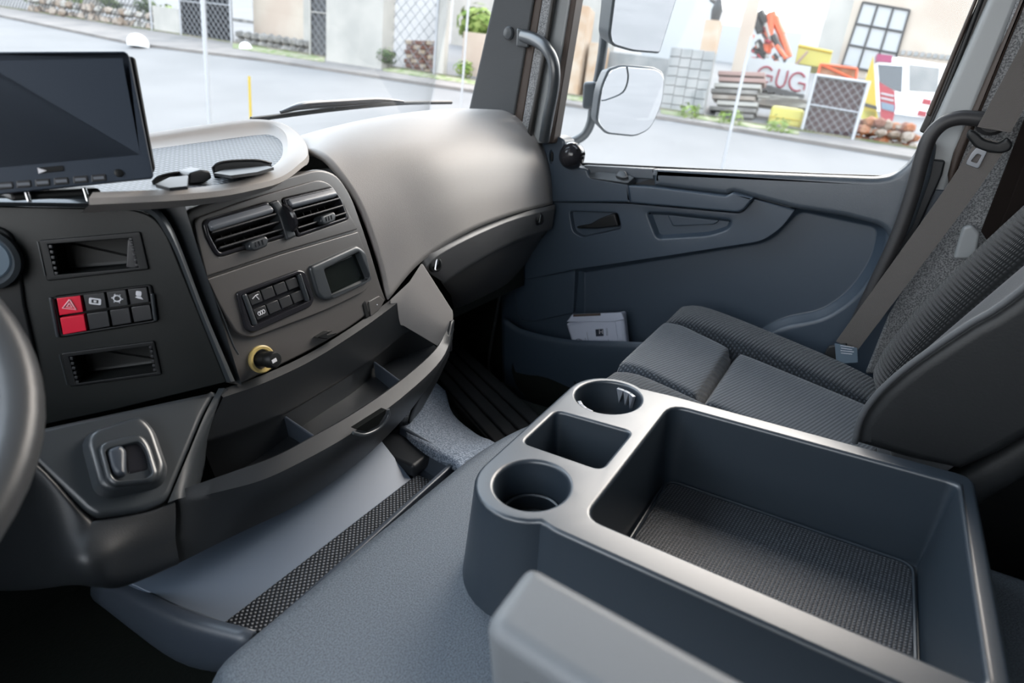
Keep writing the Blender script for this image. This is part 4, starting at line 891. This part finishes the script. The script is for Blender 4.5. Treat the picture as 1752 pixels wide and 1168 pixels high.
for k, x0 in enumerate((-22, 9, 40, 72, 104, 137, 168)):
    bq = [MNF.uv(x0 - 12, 309 - k * 2.6 + 6), MNF.uv(x0 + 12, 307 - k * 2.6 + 6), MNF.uv(x0 + 14, 321 - k * 2.6 + 4), MNF.uv(x0 - 11, 323 - k * 2.6 + 4)]
    bt = panel('button', MNF, [p + V(0, .0) for p in fillet(bq, .001, 2)], 'key', mn, w=.0012, t=.004, r=.0006)
    cq = sum(bq) / 4; obox('button_print', MNF.p(cq[0], cq[1], .0014), MNF.ex, MNF.ey, MNF.ez, (.010, .003, .0004), 'hoodbar', bt)
bd = panel('logo_plate', MNF, fillet(mp([(64, 287), (108, 283), (110, 292), (66, 297)], 0), .001, 2), 'black', mn, w=.0012, t=.003, r=.0005)
panel('logo_mark', MNF, mp([(64, 287), (66, 297), (80, 292)], .001), 'icon', bd, w=.0016, t=.001, r=.0002)
lathe('knob', MNF.m(203, 296, 0), MNF.ez, [(.0045, 0), (.0042, .002), (.003, .0025)], 'black', mn, 14)
prism('mount', [MNF.m(20, 330, -.02), MNF.m(172, 322, -.02), MNF.m(176, 335, -.02), MNF.m(20, 345, -.02)], (0, .05, .004), 'black', mn, .003)
for x0 in (47, 148): obox('mount_bolt', MNF.m(x0, 333, -.012), MNF.ex, MNF.ey, MNF.ez, (.004, .016, .006), 'chrome', mn, .001)
# ================================================================== wiper
wp_ = thing('windscreen_wiper', 'black windscreen wiper resting along the base of the glass', 'wiper')
tube('blade', [ony(*p, 1.36) for p in ((430, 204), (480, 198), (560, 188), (640, 180), (700, 176), (772, 175))], .0065, 'black', wp_, 8, 30)
tube('arm', [ony(*p, 1.35) for p in ((480, 192), (520, 181), (590, 176), (650, 172), (690, 174))], [.004, .010, .011, .009, .004], 'gloss', wp_, 8, 30)
for p in ((570, 180), (604, 176)): tube('link', [ony(p[0], p[1] - 3, 1.352), ony(p[0] + 1, p[1] + 6, 1.358)], .004, 'chrome', wp_, 6)
# ================================================================== street outside
hn = np.cross(ray(0, -110), ray(1752, 20)); hn = unit(hn); hn = hn if hn[2] > 0 else -hn
UP = unit((.145, -.045, .988)); HG = 2.35
def G(px, py): r = ray(px, py); return r * (-HG / (r @ hn))
def hgt(P, px, py):
    r = unit(ray(px, py)); # closest point of the vertical through P to the sight line
    a = UP - r * (UP @ r); return float((-(P - r * (P @ r)) @ a) / (a @ a))
fenceL = lambda x: 14 + .157 * x
flat = unit(G(1456, 243) - G(0, 14)); flat = unit(flat - UP * (flat @ UP)); outw = np.cross(UP, flat); outw = outw * np.sign(outw @ (G(800, 60) - G(800, 200)))
def slab(name, pts, z0, z1, m, **k):
    return prism(name, [G(*p) + hn * z1 for p in pts], -hn * (z1 - z0), m, **k)
rd = struct(prism('road', [hn * -HG + unit(np.cross(hn, V(*d))) * 0 + (V(*d) - hn * (V(*d) @ hn)) * 90 for d in ((-1, -1, 0), (1, -1, 0), (1, 1, 0), (-1, 1, 0))], -hn * .1, 'road')) 
rd.location = Vector(tuple(-hn * .02))
cb0 = [(-150, -2), (0, 28), (228, 76), (460, 105), (800, 156), (1150, 206), (1528, 268), (1700, 297)]
fb0 = [(x, fenceL(x)) for x in (1700, 1528, 1150, 800, 460, 228, 0, -150)]
struct(slab('pavement', cb0 + fb0, -.05, .05, 'walk'))
def strip_(x0, x1, k, lbl):
    o = slab('grass_strip', [(x, fenceL(x) + 1) for x in (x0, x1)] + [(x, fenceL(x) + k) for x in (x1, x0)], .0, .065, 'grassy'); tag(o, lbl, 'grass'); o['kind'] = 'stuff'
strip_(399, 556, 9, 'strip of grass at the foot of the pale pink wall'); strip_(655, 1100, 8, 'strip of grass at the foot of the brick pile and low cream wall'); strip_(1130, 1365, 7, 'strip of grass below the slab stack and yellow tank')
bk = [G(-150, fenceL(-150)), G(1700, fenceL(1700))]
struct(prism('verge', [bk[0] + hn * .09, bk[1] + hn * .09, bk[1] + outw * 60 + hn * .09, bk[0] + outw * 60 + hn * .09], -hn * .1, 'verge'))
def post(name, base, top, w, m, label, cat, group=None, base3=None):
    P = G(*base) if base3 is None else base3; h = hgt(P, *top); P0 = P - UP * .1
    o = tube(name, [P0, P + UP * h], w, m, None, 10); return tag(o, label, cat, group) if label else o
def blk(name, bl, br, top, dep, m, parent=None, lift=0., back=0.):
    """upright block standing on the ground between two base pixels, its top at pixel row top (over bl)"""
    A, B = G(*bl) + outw * back, G(*br) + outw * back; h = hgt(A, bl[0], top) if not isinstance(top, tuple) else hgt(A, *top)
    dp_ = outw * dep; return prism(name, [A - UP * .15 + UP * lift, B - UP * .15 + UP * lift, B + UP * h, A + UP * h], dp_, m, parent, .01)
post('signpost', (364, 300), (350, -40), .024, 'galv', 'pale thin pole seen through the windscreen beside the monitor', 'pole')
post('signpost', (786, 215), (806, -40), .020, 'galv', 'pale thin pole seen through the windscreen beside the dark pillar', 'pole')
post('signpost', (1233, 300), (1283, 62), .022, 'galv', 'thin white pole with a dark tip seen through the door window', 'pole')
P = G(1233, 300); 
post('marker_post', (429, 204), (424, 130), .022, 'yellow', 'short thin yellow marker post on the road behind the wiper', 'post')
for (x, y, r, l) in ((237, 80, .27, 'larger white dome on the kerb above the monitor'), (421, 86, .18, 'smaller white dome on the verge under the cream wall')):
    tag(lathe('white_dome', G(x, y), UP, [(r * .95, 0), (r, r * .25), (r * .9, r * .7), (r * .6, r * 1.05), (r * .2, r * 1.2)], 'white', None, 20), l, 'cap')  # plain white domes set at two pale blobs

# rubble wall at the far left
rw = thing('rubble_wall', 'low wall of loose tan rubble stones behind the road at the far left', 'wall')
random.seed(3)
def stone(c, s, m, par, nm='stone'):
    bm = bmesh.new(); bmesh.ops.create_icosphere(bm, subdivisions=1, radius=1)
    vs = [np.array(v.co) for v in bm.verts]; fs = [tuple(v.index for v in f.verts) for f in bm.faces]; bm.free()
    vs = [c + flat * v[0] * s[0] * random.uniform(.8, 1.1) + outw * v[1] * s[1] * random.uniform(.8, 1.1) + UP * v[2] * s[2] * random.uniform(.8, 1.1) for v in vs]
    return mk(nm, vs, fs, m, par, smooth=False)
for k in range(44):
    x = 55 + k % 22 * 9.4 + random.uniform(-3, 3); lv = k // 22
    c = G(x, fenceL(x)) + UP * (.16 + lv * .30) + outw * random.uniform(0, .15)
    stone(c, (random.uniform(.13, .22), .18, random.uniform(.12, .19)), 'stone' if random.random() < .7 else 'conc', rw)
tag(blk('concrete_post', (42, fenceL(50)), (58, fenceL(58)), -40, .25, 'conc', back=.5), 'pale square fence post at the far left behind the rubble wall', 'post')
tag(blk('concrete_post', (120, fenceL(120)), (137, fenceL(137)), -40, .25, 'conc', back=.5), 'pale square fence post above the monitor behind the rubble wall', 'post')
tag(blk('garden_backdrop_wall', (-120, fenceL(-120)), (262, fenceL(262)), -60, .3, 'stone2', back=5), 'grey block wall behind the left garden', 'wall')
def bush(name, c, r, m, label, n=160):
    V_ = []; F_ = []
    for k in range(n):
        d = unit(np.random.RandomState(k + int(abs(c[0]) * 97)).normal(size=3)); rr = r * random.uniform(.45, 1); p = c + d * rr * V(1, 1, .8); s = r * .22
        a = unit(np.cross(d, V(random.random(), random.random(), 1))); b = np.cross(d, a); i = len(V_)
        V_ += [p - a * s, p + b * s * .5, p + a * s, p - b * s * .5]; F_.append((i, i + 1, i + 2, i + 3))
    o = mk(name, V_, F_, m, None, smooth=False); return tag(o, label, 'bush')
for i, (x, r, m, l) in enumerate(((15, .45, 'leaf', 'green weeds at the far left corner of the street'), (88, .5, 'leaf', 'green bush between the two square fence posts'), (150, .45, 'leafdk', 'dark green bush right of the second square post'), (215, .5, 'leafdk', 'dark bush above the rubble wall'), (250, .35, 'leaf', 'light green bush left of the cream gate pier'))):
    bush('bush', G(x, fenceL(x)) + UP * .75 + outw * .8, r, m, l)
def chain(name, A, B, h, cell, r, m, par):
    """diagonal wires between two upright posts, joined into one part"""
    d = B - A; L = np.linalg.norm(d); d = d / L; nrm = unit(np.cross(d, UP)); V_ = []; F_ = []
    def wire(p, q):
        t = unit(q - p); s = np.cross(t, nrm) * r; w = nrm * r; i = len(V_)
        V_.extend([p - s, p + w, p + s, p - w, q - s, q + w, q + s, q - w])
        for k in range(4): F_.append((i + k, i + (k + 1) % 4, i + 4 + (k + 1) % 4, i + 4 + k))
    for sgn in (1, -1):
        u = -h
        while u < L:
            s0, z0 = (max(u, 0), max(0, -u)) ; s1, z1 = u + h, h
            if s1 > L: z1 = h - (s1 - L); s1 = L
            if z1 > z0:
                if sgn > 0: wire(A + d * s0 + UP * z0, A + d * s1 + UP * z1)
                else: wire(B - d * s0 + UP * z0, B - d * s1 + UP * z1)
            u += cell
    o = mk(name, V_, F_, m, par, smooth=False); o['kind'] = 'stuff'; return o
# cream pier and dark double gate
tag(blk('gate_pier', (264, fenceL(264)), (308, fenceL(308)), 10, .45, 'conc'), 'cream rectangular gate pier left of the dark mesh gate', 'pier')
def gate(name, x0, x1, top, sheet, label, wire='wire', cell=.22, r=.013, posts=True, back=.05, frame='galv', y0=None, y1=None, rail=.5):
    g = thing(name, label, 'gate'); A, B = G(x0, y0 or fenceL(x0)), G(x1, y1 or fenceL(x1)); h = hgt((A + B) / 2, (x0 + x1) / 2, top)
    if sheet: prism('sheet', [A + outw * back, B + outw * back, B + outw * back + UP * h, A + outw * back + UP * h], outw * .01, sheet, g)
    chain('wire_mesh', A, B, h, cell, r, wire, g)
    for p in (A, B): tube('frame_post', [p - UP * .1, p + UP * (h + .03)], .035, frame, g, 8)
    tube('frame_rail', [A + UP * h, B + UP * h], .03, frame, g, 8)
    if rail: tube('frame_rail', [A + UP * h * rail, B + UP * h * rail], .018, frame, g, 8)
    return g
gate('mesh_fence', -110, 261, -60, None, 'long dark wire mesh fence above the tan rubble wall', wire='wiredk', cell=.20, r=.012, rail=.6, back=0)
gate('mesh_gate', 311, 350, -60, 'darkscreen', 'left leaf of the dark mesh gate behind the pale pole')
gate('mesh_gate', 354, 397, -60, 'darkscreen', 'right leaf of the dark mesh gate beside the pale wall')
tag(blk('rendered_wall', (398, fenceL(398)), (506, fenceL(506)), (398, -60), .4, 'cream', back=.8), 'pale pink rendered wall right of the dark mesh gate', 'wall')
rw2 = thing('rubble_wall', 'dark rubble base under the pale pink wall', 'wall')
for k in range(22):
    x = 402 + k % 11 * 13; stone(G(x, fenceL(x)) + UP * (.12 + (k // 11) * .22) + outw * .25, (.2, .2, .15), 'stone2', rw2)
tag(blk('square_column', (506, fenceL(506)), (531, fenceL(531)), -60, .4, 'conc', back=.3), 'pale square column right of the pale pink wall', 'column')
gate('mesh_gate', 531, 560, -60, 'wiredk', 'narrow dark mesh panel beside the broad pale concrete wall', frame='conc')
tag(blk('concrete_wall', (558, fenceL(558) + 6), (652, fenceL(652) + 6), -60, .5, 'conc'), 'broad pale concrete wall slab seen through the windscreen', 'wall')
gate('mesh_fence', 655, 742, -60, None, 'open mesh fence in front of the brick pile', cell=.3, r=.009, rail=0)
bp = thing('brick_pile', 'stack of red-brown bricks behind the mesh fence', 'bricks')
A = G(668, fenceL(668)) + outw * .7; 
for lv in range(7):
    for k in range(5):
        c = A + flat * (.13 + k * .235 + (lv % 2) * .06) + UP * (.10 + lv * .115)
        obox('brick', c, flat, outw, UP, (.215, .30, .10), 'brick' if (k + lv) % 3 else 'ochre', bp, .006, 1)
bush('bush', G(714, fenceL(714)) + UP * 1.9 + outw * 3.0, .7, 'leaf', 'tall green bush above the brick pile', 260)
bush('bush', G(672, fenceL(672)) + UP * .25 - outw * .3, .3, 'leafdk', 'small weeds left of the brick pile')
tag(blk('concrete_post', (744, fenceL(744)), (757, fenceL(757)), -60, .2, 'conc'), 'pale square post right of the brick pile', 'post')
tag(blk('rendered_wall', (757, fenceL(757)), (900, fenceL(900)), (757, 48), .3, 'cream', back=.9), 'low cream wall behind the windscreen pillar', 'wall')
tag(blk('rendered_wall', (560, fenceL(560)), (900, fenceL(900)), (560, -90), .4, 'conc', back=6.5), 'distant pale wall behind the mesh fence and bush', 'wall')
bush('bush', G(782, fenceL(782)) + UP * .3 + outw * .3, .3, 'leaf', 'green weeds at the foot of the low cream wall')
# beyond the door window
tag(blk('stone_pier', (955, fenceL(955)), (986, fenceL(986)), 5, .5, 'ochre'), 'ochre stone pier behind the mirror arm', 'pier')
tag(blk('stone_pier', (992, fenceL(992)), (1016, fenceL(1016)), 70, .5, 'ochre', back=.15), 'short ochre pier left of the lower mirror', 'pier')
tag(blk('garden_wall', (960, fenceL(960)), (1150, fenceL(1150)), (960, 78), .4, 'concgrey', back=.8), 'grey rubble wall seen behind the two door mirrors', 'wall')
tag(blk('rendered_wall', (960, fenceL(960)), (1110, fenceL(1110)), (960, -70), .5, 'board', back=7), 'distant white house wall behind the mirrors', 'wall')
bw = thing('block_wall', 'pale grey wall of stacked blocks right of the lower mirror', 'wall')
A, B = G(1128, fenceL(1128)), G(1200, fenceL(1200)); h = hgt(A, 1134, 78); L = np.linalg.norm(B - A)
for lv in range(7):
    for k in range(4):
        hh = h / 7; ww = L / 4; obox('block', A + flat * (ww * (k + .5)) + (B - A - flat * L) * ((k + .5) / 4) + UP * (hh * (lv + .5)) + outw * .2, flat, outw, UP, (ww - .008, .35, hh - .012), 'concgrey', bw, .006, 1)
prism('mortar', [A + outw * .08, B + outw * .08, B + outw * .08 + UP * h * .985, A + outw * .08 + UP * h * .985], outw * .2, 'concgrey', bw)
fp = thing('fence_post', 'galvanised fence post at the right end of the grey block wall', 'post')
A = G(1197, 189); tube('post', [A - UP * .1, A + UP * hgt(A, 1212, 95)], .045, 'galv', fp, 8)
pr = tag(blk('statue_pier', (1160, fenceL(1160)), (1187, fenceL(1187)), 30, .4, 'ochre', back=1.2), 'ochre pier carrying a small dark statue', 'pier')
A = G(1174, fenceL(1174)) + outw * 1.4; h = hgt(A, 1176, 32)
stt = thing('statue', 'small dark statue on the ochre pier', 'statue')
tube('body', [A + UP * h, A + UP * (h + .22), A + UP * (h + .42)], [.10, .13, .06], 'blacksteel', stt, 8, 6)
tube('arm', [A + UP * (h + .32), A + flat * -.2 + UP * (h + .42)], [.05, .03], 'blacksteel', stt, 6)
lathe('head', A + UP * (h + .5), UP, [(.03, -.07), (.07, -.03), (.07, .03), (.03, .07)], 'blacksteel', stt, 10)
# long hazy grey wall and warehouse
tag(blk('warehouse_wall', (1100, 150), (1330, 190), (1180, 38), .4, 'board', back=9), 'pale blue-white low warehouse wall behind the material yard', 'building')
up1 = tag(blk('utility_pole', (1229, 186), (1251, 190), (1229, -90), .25, 'cream', back=1.0), 'broad cream concrete utility pole at the left of the yard', 'pole')
bd1 = thing('warehouse', 'cream warehouse facade with a large dark-framed grid window', 'building')
A = G(1432, 150) + outw * 4; B = G(1800, 215) + outw * 4; hh = 9
prism('facade', [A - UP * 1, B - UP * 1, B + UP * hh, A + UP * hh], outw * .4, 'cream', bd1)
prism('corner_pillar', [A - UP * 1 - flat * .8, A - UP * 1, A + UP * hh, A + UP * hh - flat * .8], outw * .5, 'conc', bd1)
bn = unit(np.cross(B - A, UP)); 
def onw(px, py, off=0): return onp_(px, py, A - outw * off, bn)
def onp_(px, py, p, n): r = ray(px, py); return r * ((p @ n) / (r @ n))
wq = [onw(1476, 4, .06), onw(1556, 18, .06), onw(1524, 128, .06), onw(1440, 112, .06)]
wn_ = prism('window', wq, outw * .05, 'board', bd1)
for k in range(4):
    a, b = quadpt(wq, k / 3, 0), quadpt(wq, k / 3, 1); tube('glazing_bar', [a - outw * .03, b - outw * .03], .035, 'blacksteel', wn_, 6)
for k in range(4):
    a, b = quadpt(wq, 0, k / 3), quadpt(wq, 1, k / 3); tube('glazing_bar', [a - outw * .03, b - outw * .03], .035, 'blacksteel', wn_, 6)
for k in range(8):
    a = onw(1545 + k * 11, 90 + k * 1.2, .05); obox('vent_block', a, flat, outw, UP, (.12, .05, .14), 'concgrey', bd1)
# material yard: slabs, planks, yellow tanks
ms = thing('slab_stack', 'stack of pink and grey stone slabs beside the white pole', 'slabs')
A = G(1200, fenceL(1200)) + outw * .8; hS = hgt(A, 1206, 120)
for lv in range(9):
    w = 1.0 - random.uniform(0, .2); obox('slab', A + flat * (.50 + random.uniform(-.05, .12)) + UP * (hS * (lv + .5) / 9) + outw * .2, flat, outw, UP, (w, .7, hS / 9 * .72), ('pink' if lv > 6 else 'stone2' if lv < 3 else ('conc', 'plank', 'stone2')[lv % 3]), ms, .01, 1)
pp = thing('plank_stack', 'jumbled stack of weathered boards above the yellow tank', 'planks')
A = G(1290, fenceL(1290)) + outw * .9; hS = hgt(A, 1290, 166)
for lv in range(12):
    w = random.uniform(.7, 1.1); obox('plank', A + flat * (.40 + random.uniform(-.15, .15)) + UP * (.55 + (hS - .5) * (lv + .5) / 12) + outw * .3, unit(flat + UP * random.uniform(-.10, .04)), outw, UP, (w, .6, .055), ('plank', 'conc', 'stone2')[lv % 3], pp, .006, 1)
tk = thing('yellow_tank', 'pale yellow plastic tank lying low behind the fence post', 'tank')
A = G(1310, fenceL(1310)) + outw * .35; Bt = G(1368, fenceL(1368)) + outw * .35; hT = hgt(A, 1310, 178)
prism('tank_body', [A + UP * .12, Bt + UP * .12, Bt + UP * hT, A + UP * hT], outw * .6, 'yellowp', tk, .08, 3)
tube('tank_band', [A + UP * (hT * .55) - outw * .01, Bt + UP * (hT * .55) - outw * .01], .012, 'yellow', tk, 6)
prism('tank_foot', [A - UP * .1, Bt - UP * .1, Bt + UP * .15, A + UP * .15], outw * .5, 'stone2', tk)
# truck with loader crane and lettered board
tr = thing('crane_truck', 'white-sided truck bed with crimson letters carrying an orange loader crane', 'truck')
TA = G(1283, 205) + outw * 2.6; TB = G(1392, 222) + outw * 2.6
tn = unit(np.cross(TB - TA, UP))
def onT(px, py, off=0.): return onp_(px, py, TA - outw * off, tn)
TQ = [onT(1284, 98), onT(1388, 114), onT(1376, 164), onT(1272, 135)]
prism('side_board', TQ, outw * .08, 'board', tr, .01)
prism('bed', [quadpt(TQ, 0, .6), quadpt(TQ, 1, .6), quadpt(TQ, 1, 1), quadpt(TQ, 0, 1)], outw * 2.0, 'board', tr) .location = Vector(tuple(outw * .1))
for k in range(16):
    a = quadpt(TQ, (k + .3) / 16, 1.0) - UP * .08; obox('chassis_bit', a, flat, outw, UP, (.10, .3, .10 + .06 * (k % 2)), 'blacksteel', tr)
prism('chassis_rail', [quadpt(TQ, 0, .97), quadpt(TQ, 1, .97), quadpt(TQ, 1, 1.08), quadpt(TQ, 0, 1.08)], outw * .1, 'blacksteel', tr)
def letter(seg): 
    return [tube('letter', [quadpt(TQ, s, t) - outw * .03 for s, t in L_], .022, 'letter', tr, 6, 14 if len(L_) > 3 else None) for L_ in seg]
def gl(x0, w): return [(x0 + w * (.5 + .5 * math.cos(a)), .60 - .32 * math.sin(a)) for a in np.linspace(.7, 5.4, 10)] 
letter([gl(.20, .24), [(.34, .62), (.44, .62), (.44, .82)], [(.52, .28), (.52, .75), (.56, .92), (.62, .92), (.66, .75), (.66, .28)], gl(.72, .25), [(.86, .62), (.97, .62), (.97, .82)]])
def cbar(a, b, r, m, nm='crane_arm', off=-.3): return tube(nm, [onT(*a, off), onT(*b, off)], r, m, tr, 6)
cbar((1312, 92), (1320, 22), .11, 'orange'); cbar((1320, 22), (1338, 60), .09, 'orange'); cbar((1326, 30), (1350, 98), .08, 'orange'); cbar((1303, 50), (1322, 82), .06, 'orange', off=-.45)
cbar((1288, 22), (1302, 55), .10, 'blacksteel', 'crane_cylinder'); cbar((1300, 20), (1310, 40), .10, 'blacksteel', 'crane_cylinder'); cbar((1296, 70), (1310, 95), .08, 'blacksteel', 'crane_cylinder'); cbar((1322, 60), (1340, 95), .07, 'blacksteel', 'crane_cylinder', -.15); cbar((1310, 40), (1318, 70), .035, 'conc', 'hose', -.2); cbar((1287, 84), (1310, 98), .06, 'blacksteel', 'crane_base'); cbar((1328, 78), (1345, 100), .05, 'orange', off=-.1)
cbar((1305, 48), (1312, 52), .05, 'redp', 'crane_joint')
rc = random.Random(5)
for k in range(26):
    x, y = rc.uniform(1290, 1346), rc.uniform(58, 104); dx, dy = rc.uniform(-9, 9), rc.uniform(-10, 10)
    if x > 1330 and y < 75: continue
    cbar((x, y), (x + dx, y + dy), rc.uniform(.02, .045), ('blacksteel', 'orange', 'blacksteel', 'redp', 'conc')[k % 5], 'crane_fitting', rc.uniform(-.5, -.05))
sk = thing('yellow_skip', 'pale yellow skip stacked behind the lettered board', 'skip')
q_ = [onT(1366, 78, -.6), onT(1424, 90, -.6), onT(1418, 118, -.6), onT(1360, 108, -.6)]
prism('skip_body', q_, outw * .9, 'yellowp', sk, .02); tube('skip_rim', [q_[0], q_[1]], .04, 'yellow', sk, 6); tube('prop', [onT(1360, 112, -.4), onT(1382, 88, -.4)], .03, 'pink', sk, 6)
ob = thing('orange_crate', 'orange-red metal crate right of the lettered board', 'crate')
q_ = [onT(1404, 110, -.3), onT(1466, 118, -.3), onT(1464, 138, -.3), onT(1398, 130, -.3)]
prism('crate_side', q_, outw * .28, 'rust', ob, .01); 
for a, b in ((0, 1), (1, 2), (3, 2), (0, 3), (0, 2)): tube('crate_bar', [q_[a] - outw * .03, q_[b] - outw * .03], .03, 'orange', ob, 6)
gate('mesh_gate', 1371, 1457, 134, 'maroon', 'brown-backed mesh gate panel with grey posts seen through the door window', wire='wire', cell=.17, r=.008, y0=226, y1=243)
yf = thing('yellow_banner', 'tall yellow triangular board leaning right of the brown mesh gate', 'board')
YA = G(1485, 215) + outw * .6
def onY(px, py): return onp_(px, py, YA, tn)
prism('board_face', [onY(1494, 95), onY(1500, 190), onY(1503, 205), onY(1480, 200), onY(1476, 150)], outw * .05, 'yellow', yf)
prism('board_foot', [onY(1470, 185), onY(1500, 190), onY(1498, 210), onY(1468, 203)], outw * .3, 'yellowp', yf, .01)
prism('dark_stripe', [onY(1480, 176), onY(1500, 182), onY(1501, 188), onY(1479, 182)], -outw * .02, 'blacksteel', yf)
rf = thing('red_banner', 'crimson banner board with a light blue patch beside the white van', 'board')
prism('board_face', [onY(1504, 140), onY(1531, 156), onY(1533, 185), onY(1526, 212), onY(1507, 205)], outw * .05, 'redp', rf)
prism('blue_patch', [onY(1507, 174), onY(1530, 180), onY(1530, 192), onY(1508, 186)], -outw * .02, 'tag', rf)
for k in range(2): prism('white_line', [onY(1507, 158 + k * 8), onY(1529, 163 + k * 8), onY(1529, 166 + k * 8), onY(1507, 161 + k * 8)], -outw * .02, 'board', rf)
vn = thing('white_van', 'white van with dark windows parked at the right of the yard', 'van')
VA = G(1510, 215) + outw * 2.2
def onV(px, py, o=0): return onp_(px, py, VA - outw * o, tn)
prism('body', [onV(1500, 100), onV(1540, 97), onV(1632, 112), onV(1640, 150), onV(1636, 230), onV(1498, 205)], outw * 2, 'white', vn, .08, 3)
prism('windscreen', [onV(1502, 110, .03), onV(1545, 113, .03), onV(1543, 158, .03), onV(1505, 146, .03)], outw * .04, 'bluewin', vn)
prism('side_window', [onV(1556, 110, .03), onV(1608, 116, .03), onV(1604, 158, .03), onV(1556, 155, .03)], outw * .04, 'concgrey', vn)
prism('roof_sign', [onV(1501, 92, .06), onV(1527, 95, .06), onV(1526, 107, .06), onV(1500, 105, .06)], outw * .3, 'magenta', vn)
for p in ((1580, 168), (1600, 176), (1572, 188), (1610, 160)): prism('red_panel', [onV(p[0], p[1], .03), onV(p[0] + 14, p[1] + 3, .03), onV(p[0] + 12, p[1] + 12, .03), onV(p[0] - 3, p[1] + 9, .03)], outw * .03, 'redp', vn)
for x in (1530, 1620): lathe('wheel', onV(x, 222, .02), -outw, [(.3, -.1), (.3, .02), (.2, .03), (.05, .04)], 'blacksteel', vn, 16)
rp = thing('rubble_heap', 'orange-brown rubble heap at the foot of the red banner', 'rubble')
for k in range(40):
    x = 1464 + (k % 14) * 7.5; lv = k // 14; c = G(x, fenceL(x)) + UP * (.10 + lv * .16) + outw * (.1 + random.uniform(0, .3))
    stone(c, (random.uniform(.09, .16), .12, random.uniform(.07, .12)), ('rust', 'stone', 'brick')[k % 3], rp)
for x, l in ((1250, 'green weeds at the foot of the slab stack'), (1330, 'green weeds under the yellow tank'), (1180, 'green weeds at the foot of the grey block wall')):
    bush('weeds', G(x, fenceL(x)) + UP * .05 - outw * .35, .28, 'leaf', l, 70)

# ================================================================== door mirrors
def mirror(name, label, pix, X0, tiltn, sub_=None):
    g = thing(name, label, 'mirror'); n = unit(tiltn); ex = unit(np.cross(V(0, 0, 1), n)); c = onx(*pix[0], X0)
    return g, Frame(c, ex, n)
mm = thing('door_mirrors', 'pair of dark framed truck door mirrors on one bent tubular arm', 'mirror')
def mirror_head(name, cpx, pts, X0, n, rads, depth, split=None):
    F_ = Frame(onx(*cpx, X0), np.cross(V(0, 0, 1), unit(n)), n)
    L_ = fillet(F_.uvs(pts, 0), rads, 5)
    h = panel(name, F_, L_, 'mirrorcase', mm, w=.004, t=depth, r=.006, draft=-.01, back=True)
    gl_ = panel('mirror_glass', F_, offs(ccw(L_), -.006), 'mirror', h, w=.0055, t=.002, r=.0008)
    return h, F_
h1, MF1 = mirror_head('wide_mirror', (1075, 170), [(1040, 118), (1062, 110), (1120, 115), (1137, 125), (1134, 175), (1112, 222), (1085, 234), (1035, 229), (1018, 208), (1026, 150)], 1.80, (-.53, -.84, -.15), [.012, .015, .015, .02, .04, .03, .02, .02, .02, .04], .05)
tube('inset_edge', [MF1.m(*p, .007) for p in ((1073, 113), (1075, 135), (1066, 158), (1040, 170), (1030, 172))], .002, 'mirrorcase', h1, 6, 16)
h2, MF2 = mirror_head('main_mirror', (1105, 40), [(1055, -60), (1175, -60), (1128, 92), (1080, 88), (1046, 78), (1040, 60)], 1.80, (-.48, -.87, -.24), [.02, .02, .012, .02, .02, .02], .07)
tube('arm', [onx(*p, 1.86) for p in ((1040, -60), (1034, 60), (1026, 120), (1016, 170), (1012, 205), (1002, 228), (985, 240), (968, 244))], .016, 'mirrorcase', mm, 12, 40)
obox('arm_clamp', onx(1012, 163, 1.84), (1, 0, 0), (0, 1, 0), (0, 0, 1), (.05, .05, .085), 'mirrorcase', mm, .012, 3)
# white body side of the truck behind the door, seen only in the mirrors
tag(prism('truck_body', [V(1.62, -.9, -1.2), V(1.62, -4, -1.2), V(1.62, -4, 1.6), V(1.62, -.9, 1.6)], (-2.4, 0, 0), 'white', None, .05), 'white truck body behind the cab, reflected in the door mirrors', 'truck body')

GRP = {'bush': 'bushes and weeds along the street', 'weeds': 'weeds at the foot of the yard fence', 'signpost': 'thin pale poles beside the road', 'mesh_gate': 'mesh gate leaves along the street', 'mesh_fence': 'wire mesh fences along the street',
       'white_dome': 'white domes by the kerb', 'concrete_post': 'square concrete posts along the street', 'rendered_wall': 'rendered walls across the street', 'stone_pier': 'ochre stone piers', 'rubble_wall': 'low rubble walls', 'grab_rail': 'grab rails at the passenger door'}
for o in bpy.data.objects:
    if o.parent is None and o.get('label') and o.name.split('.')[0] in GRP: o['group'] = GRP[o.name.split('.')[0]]
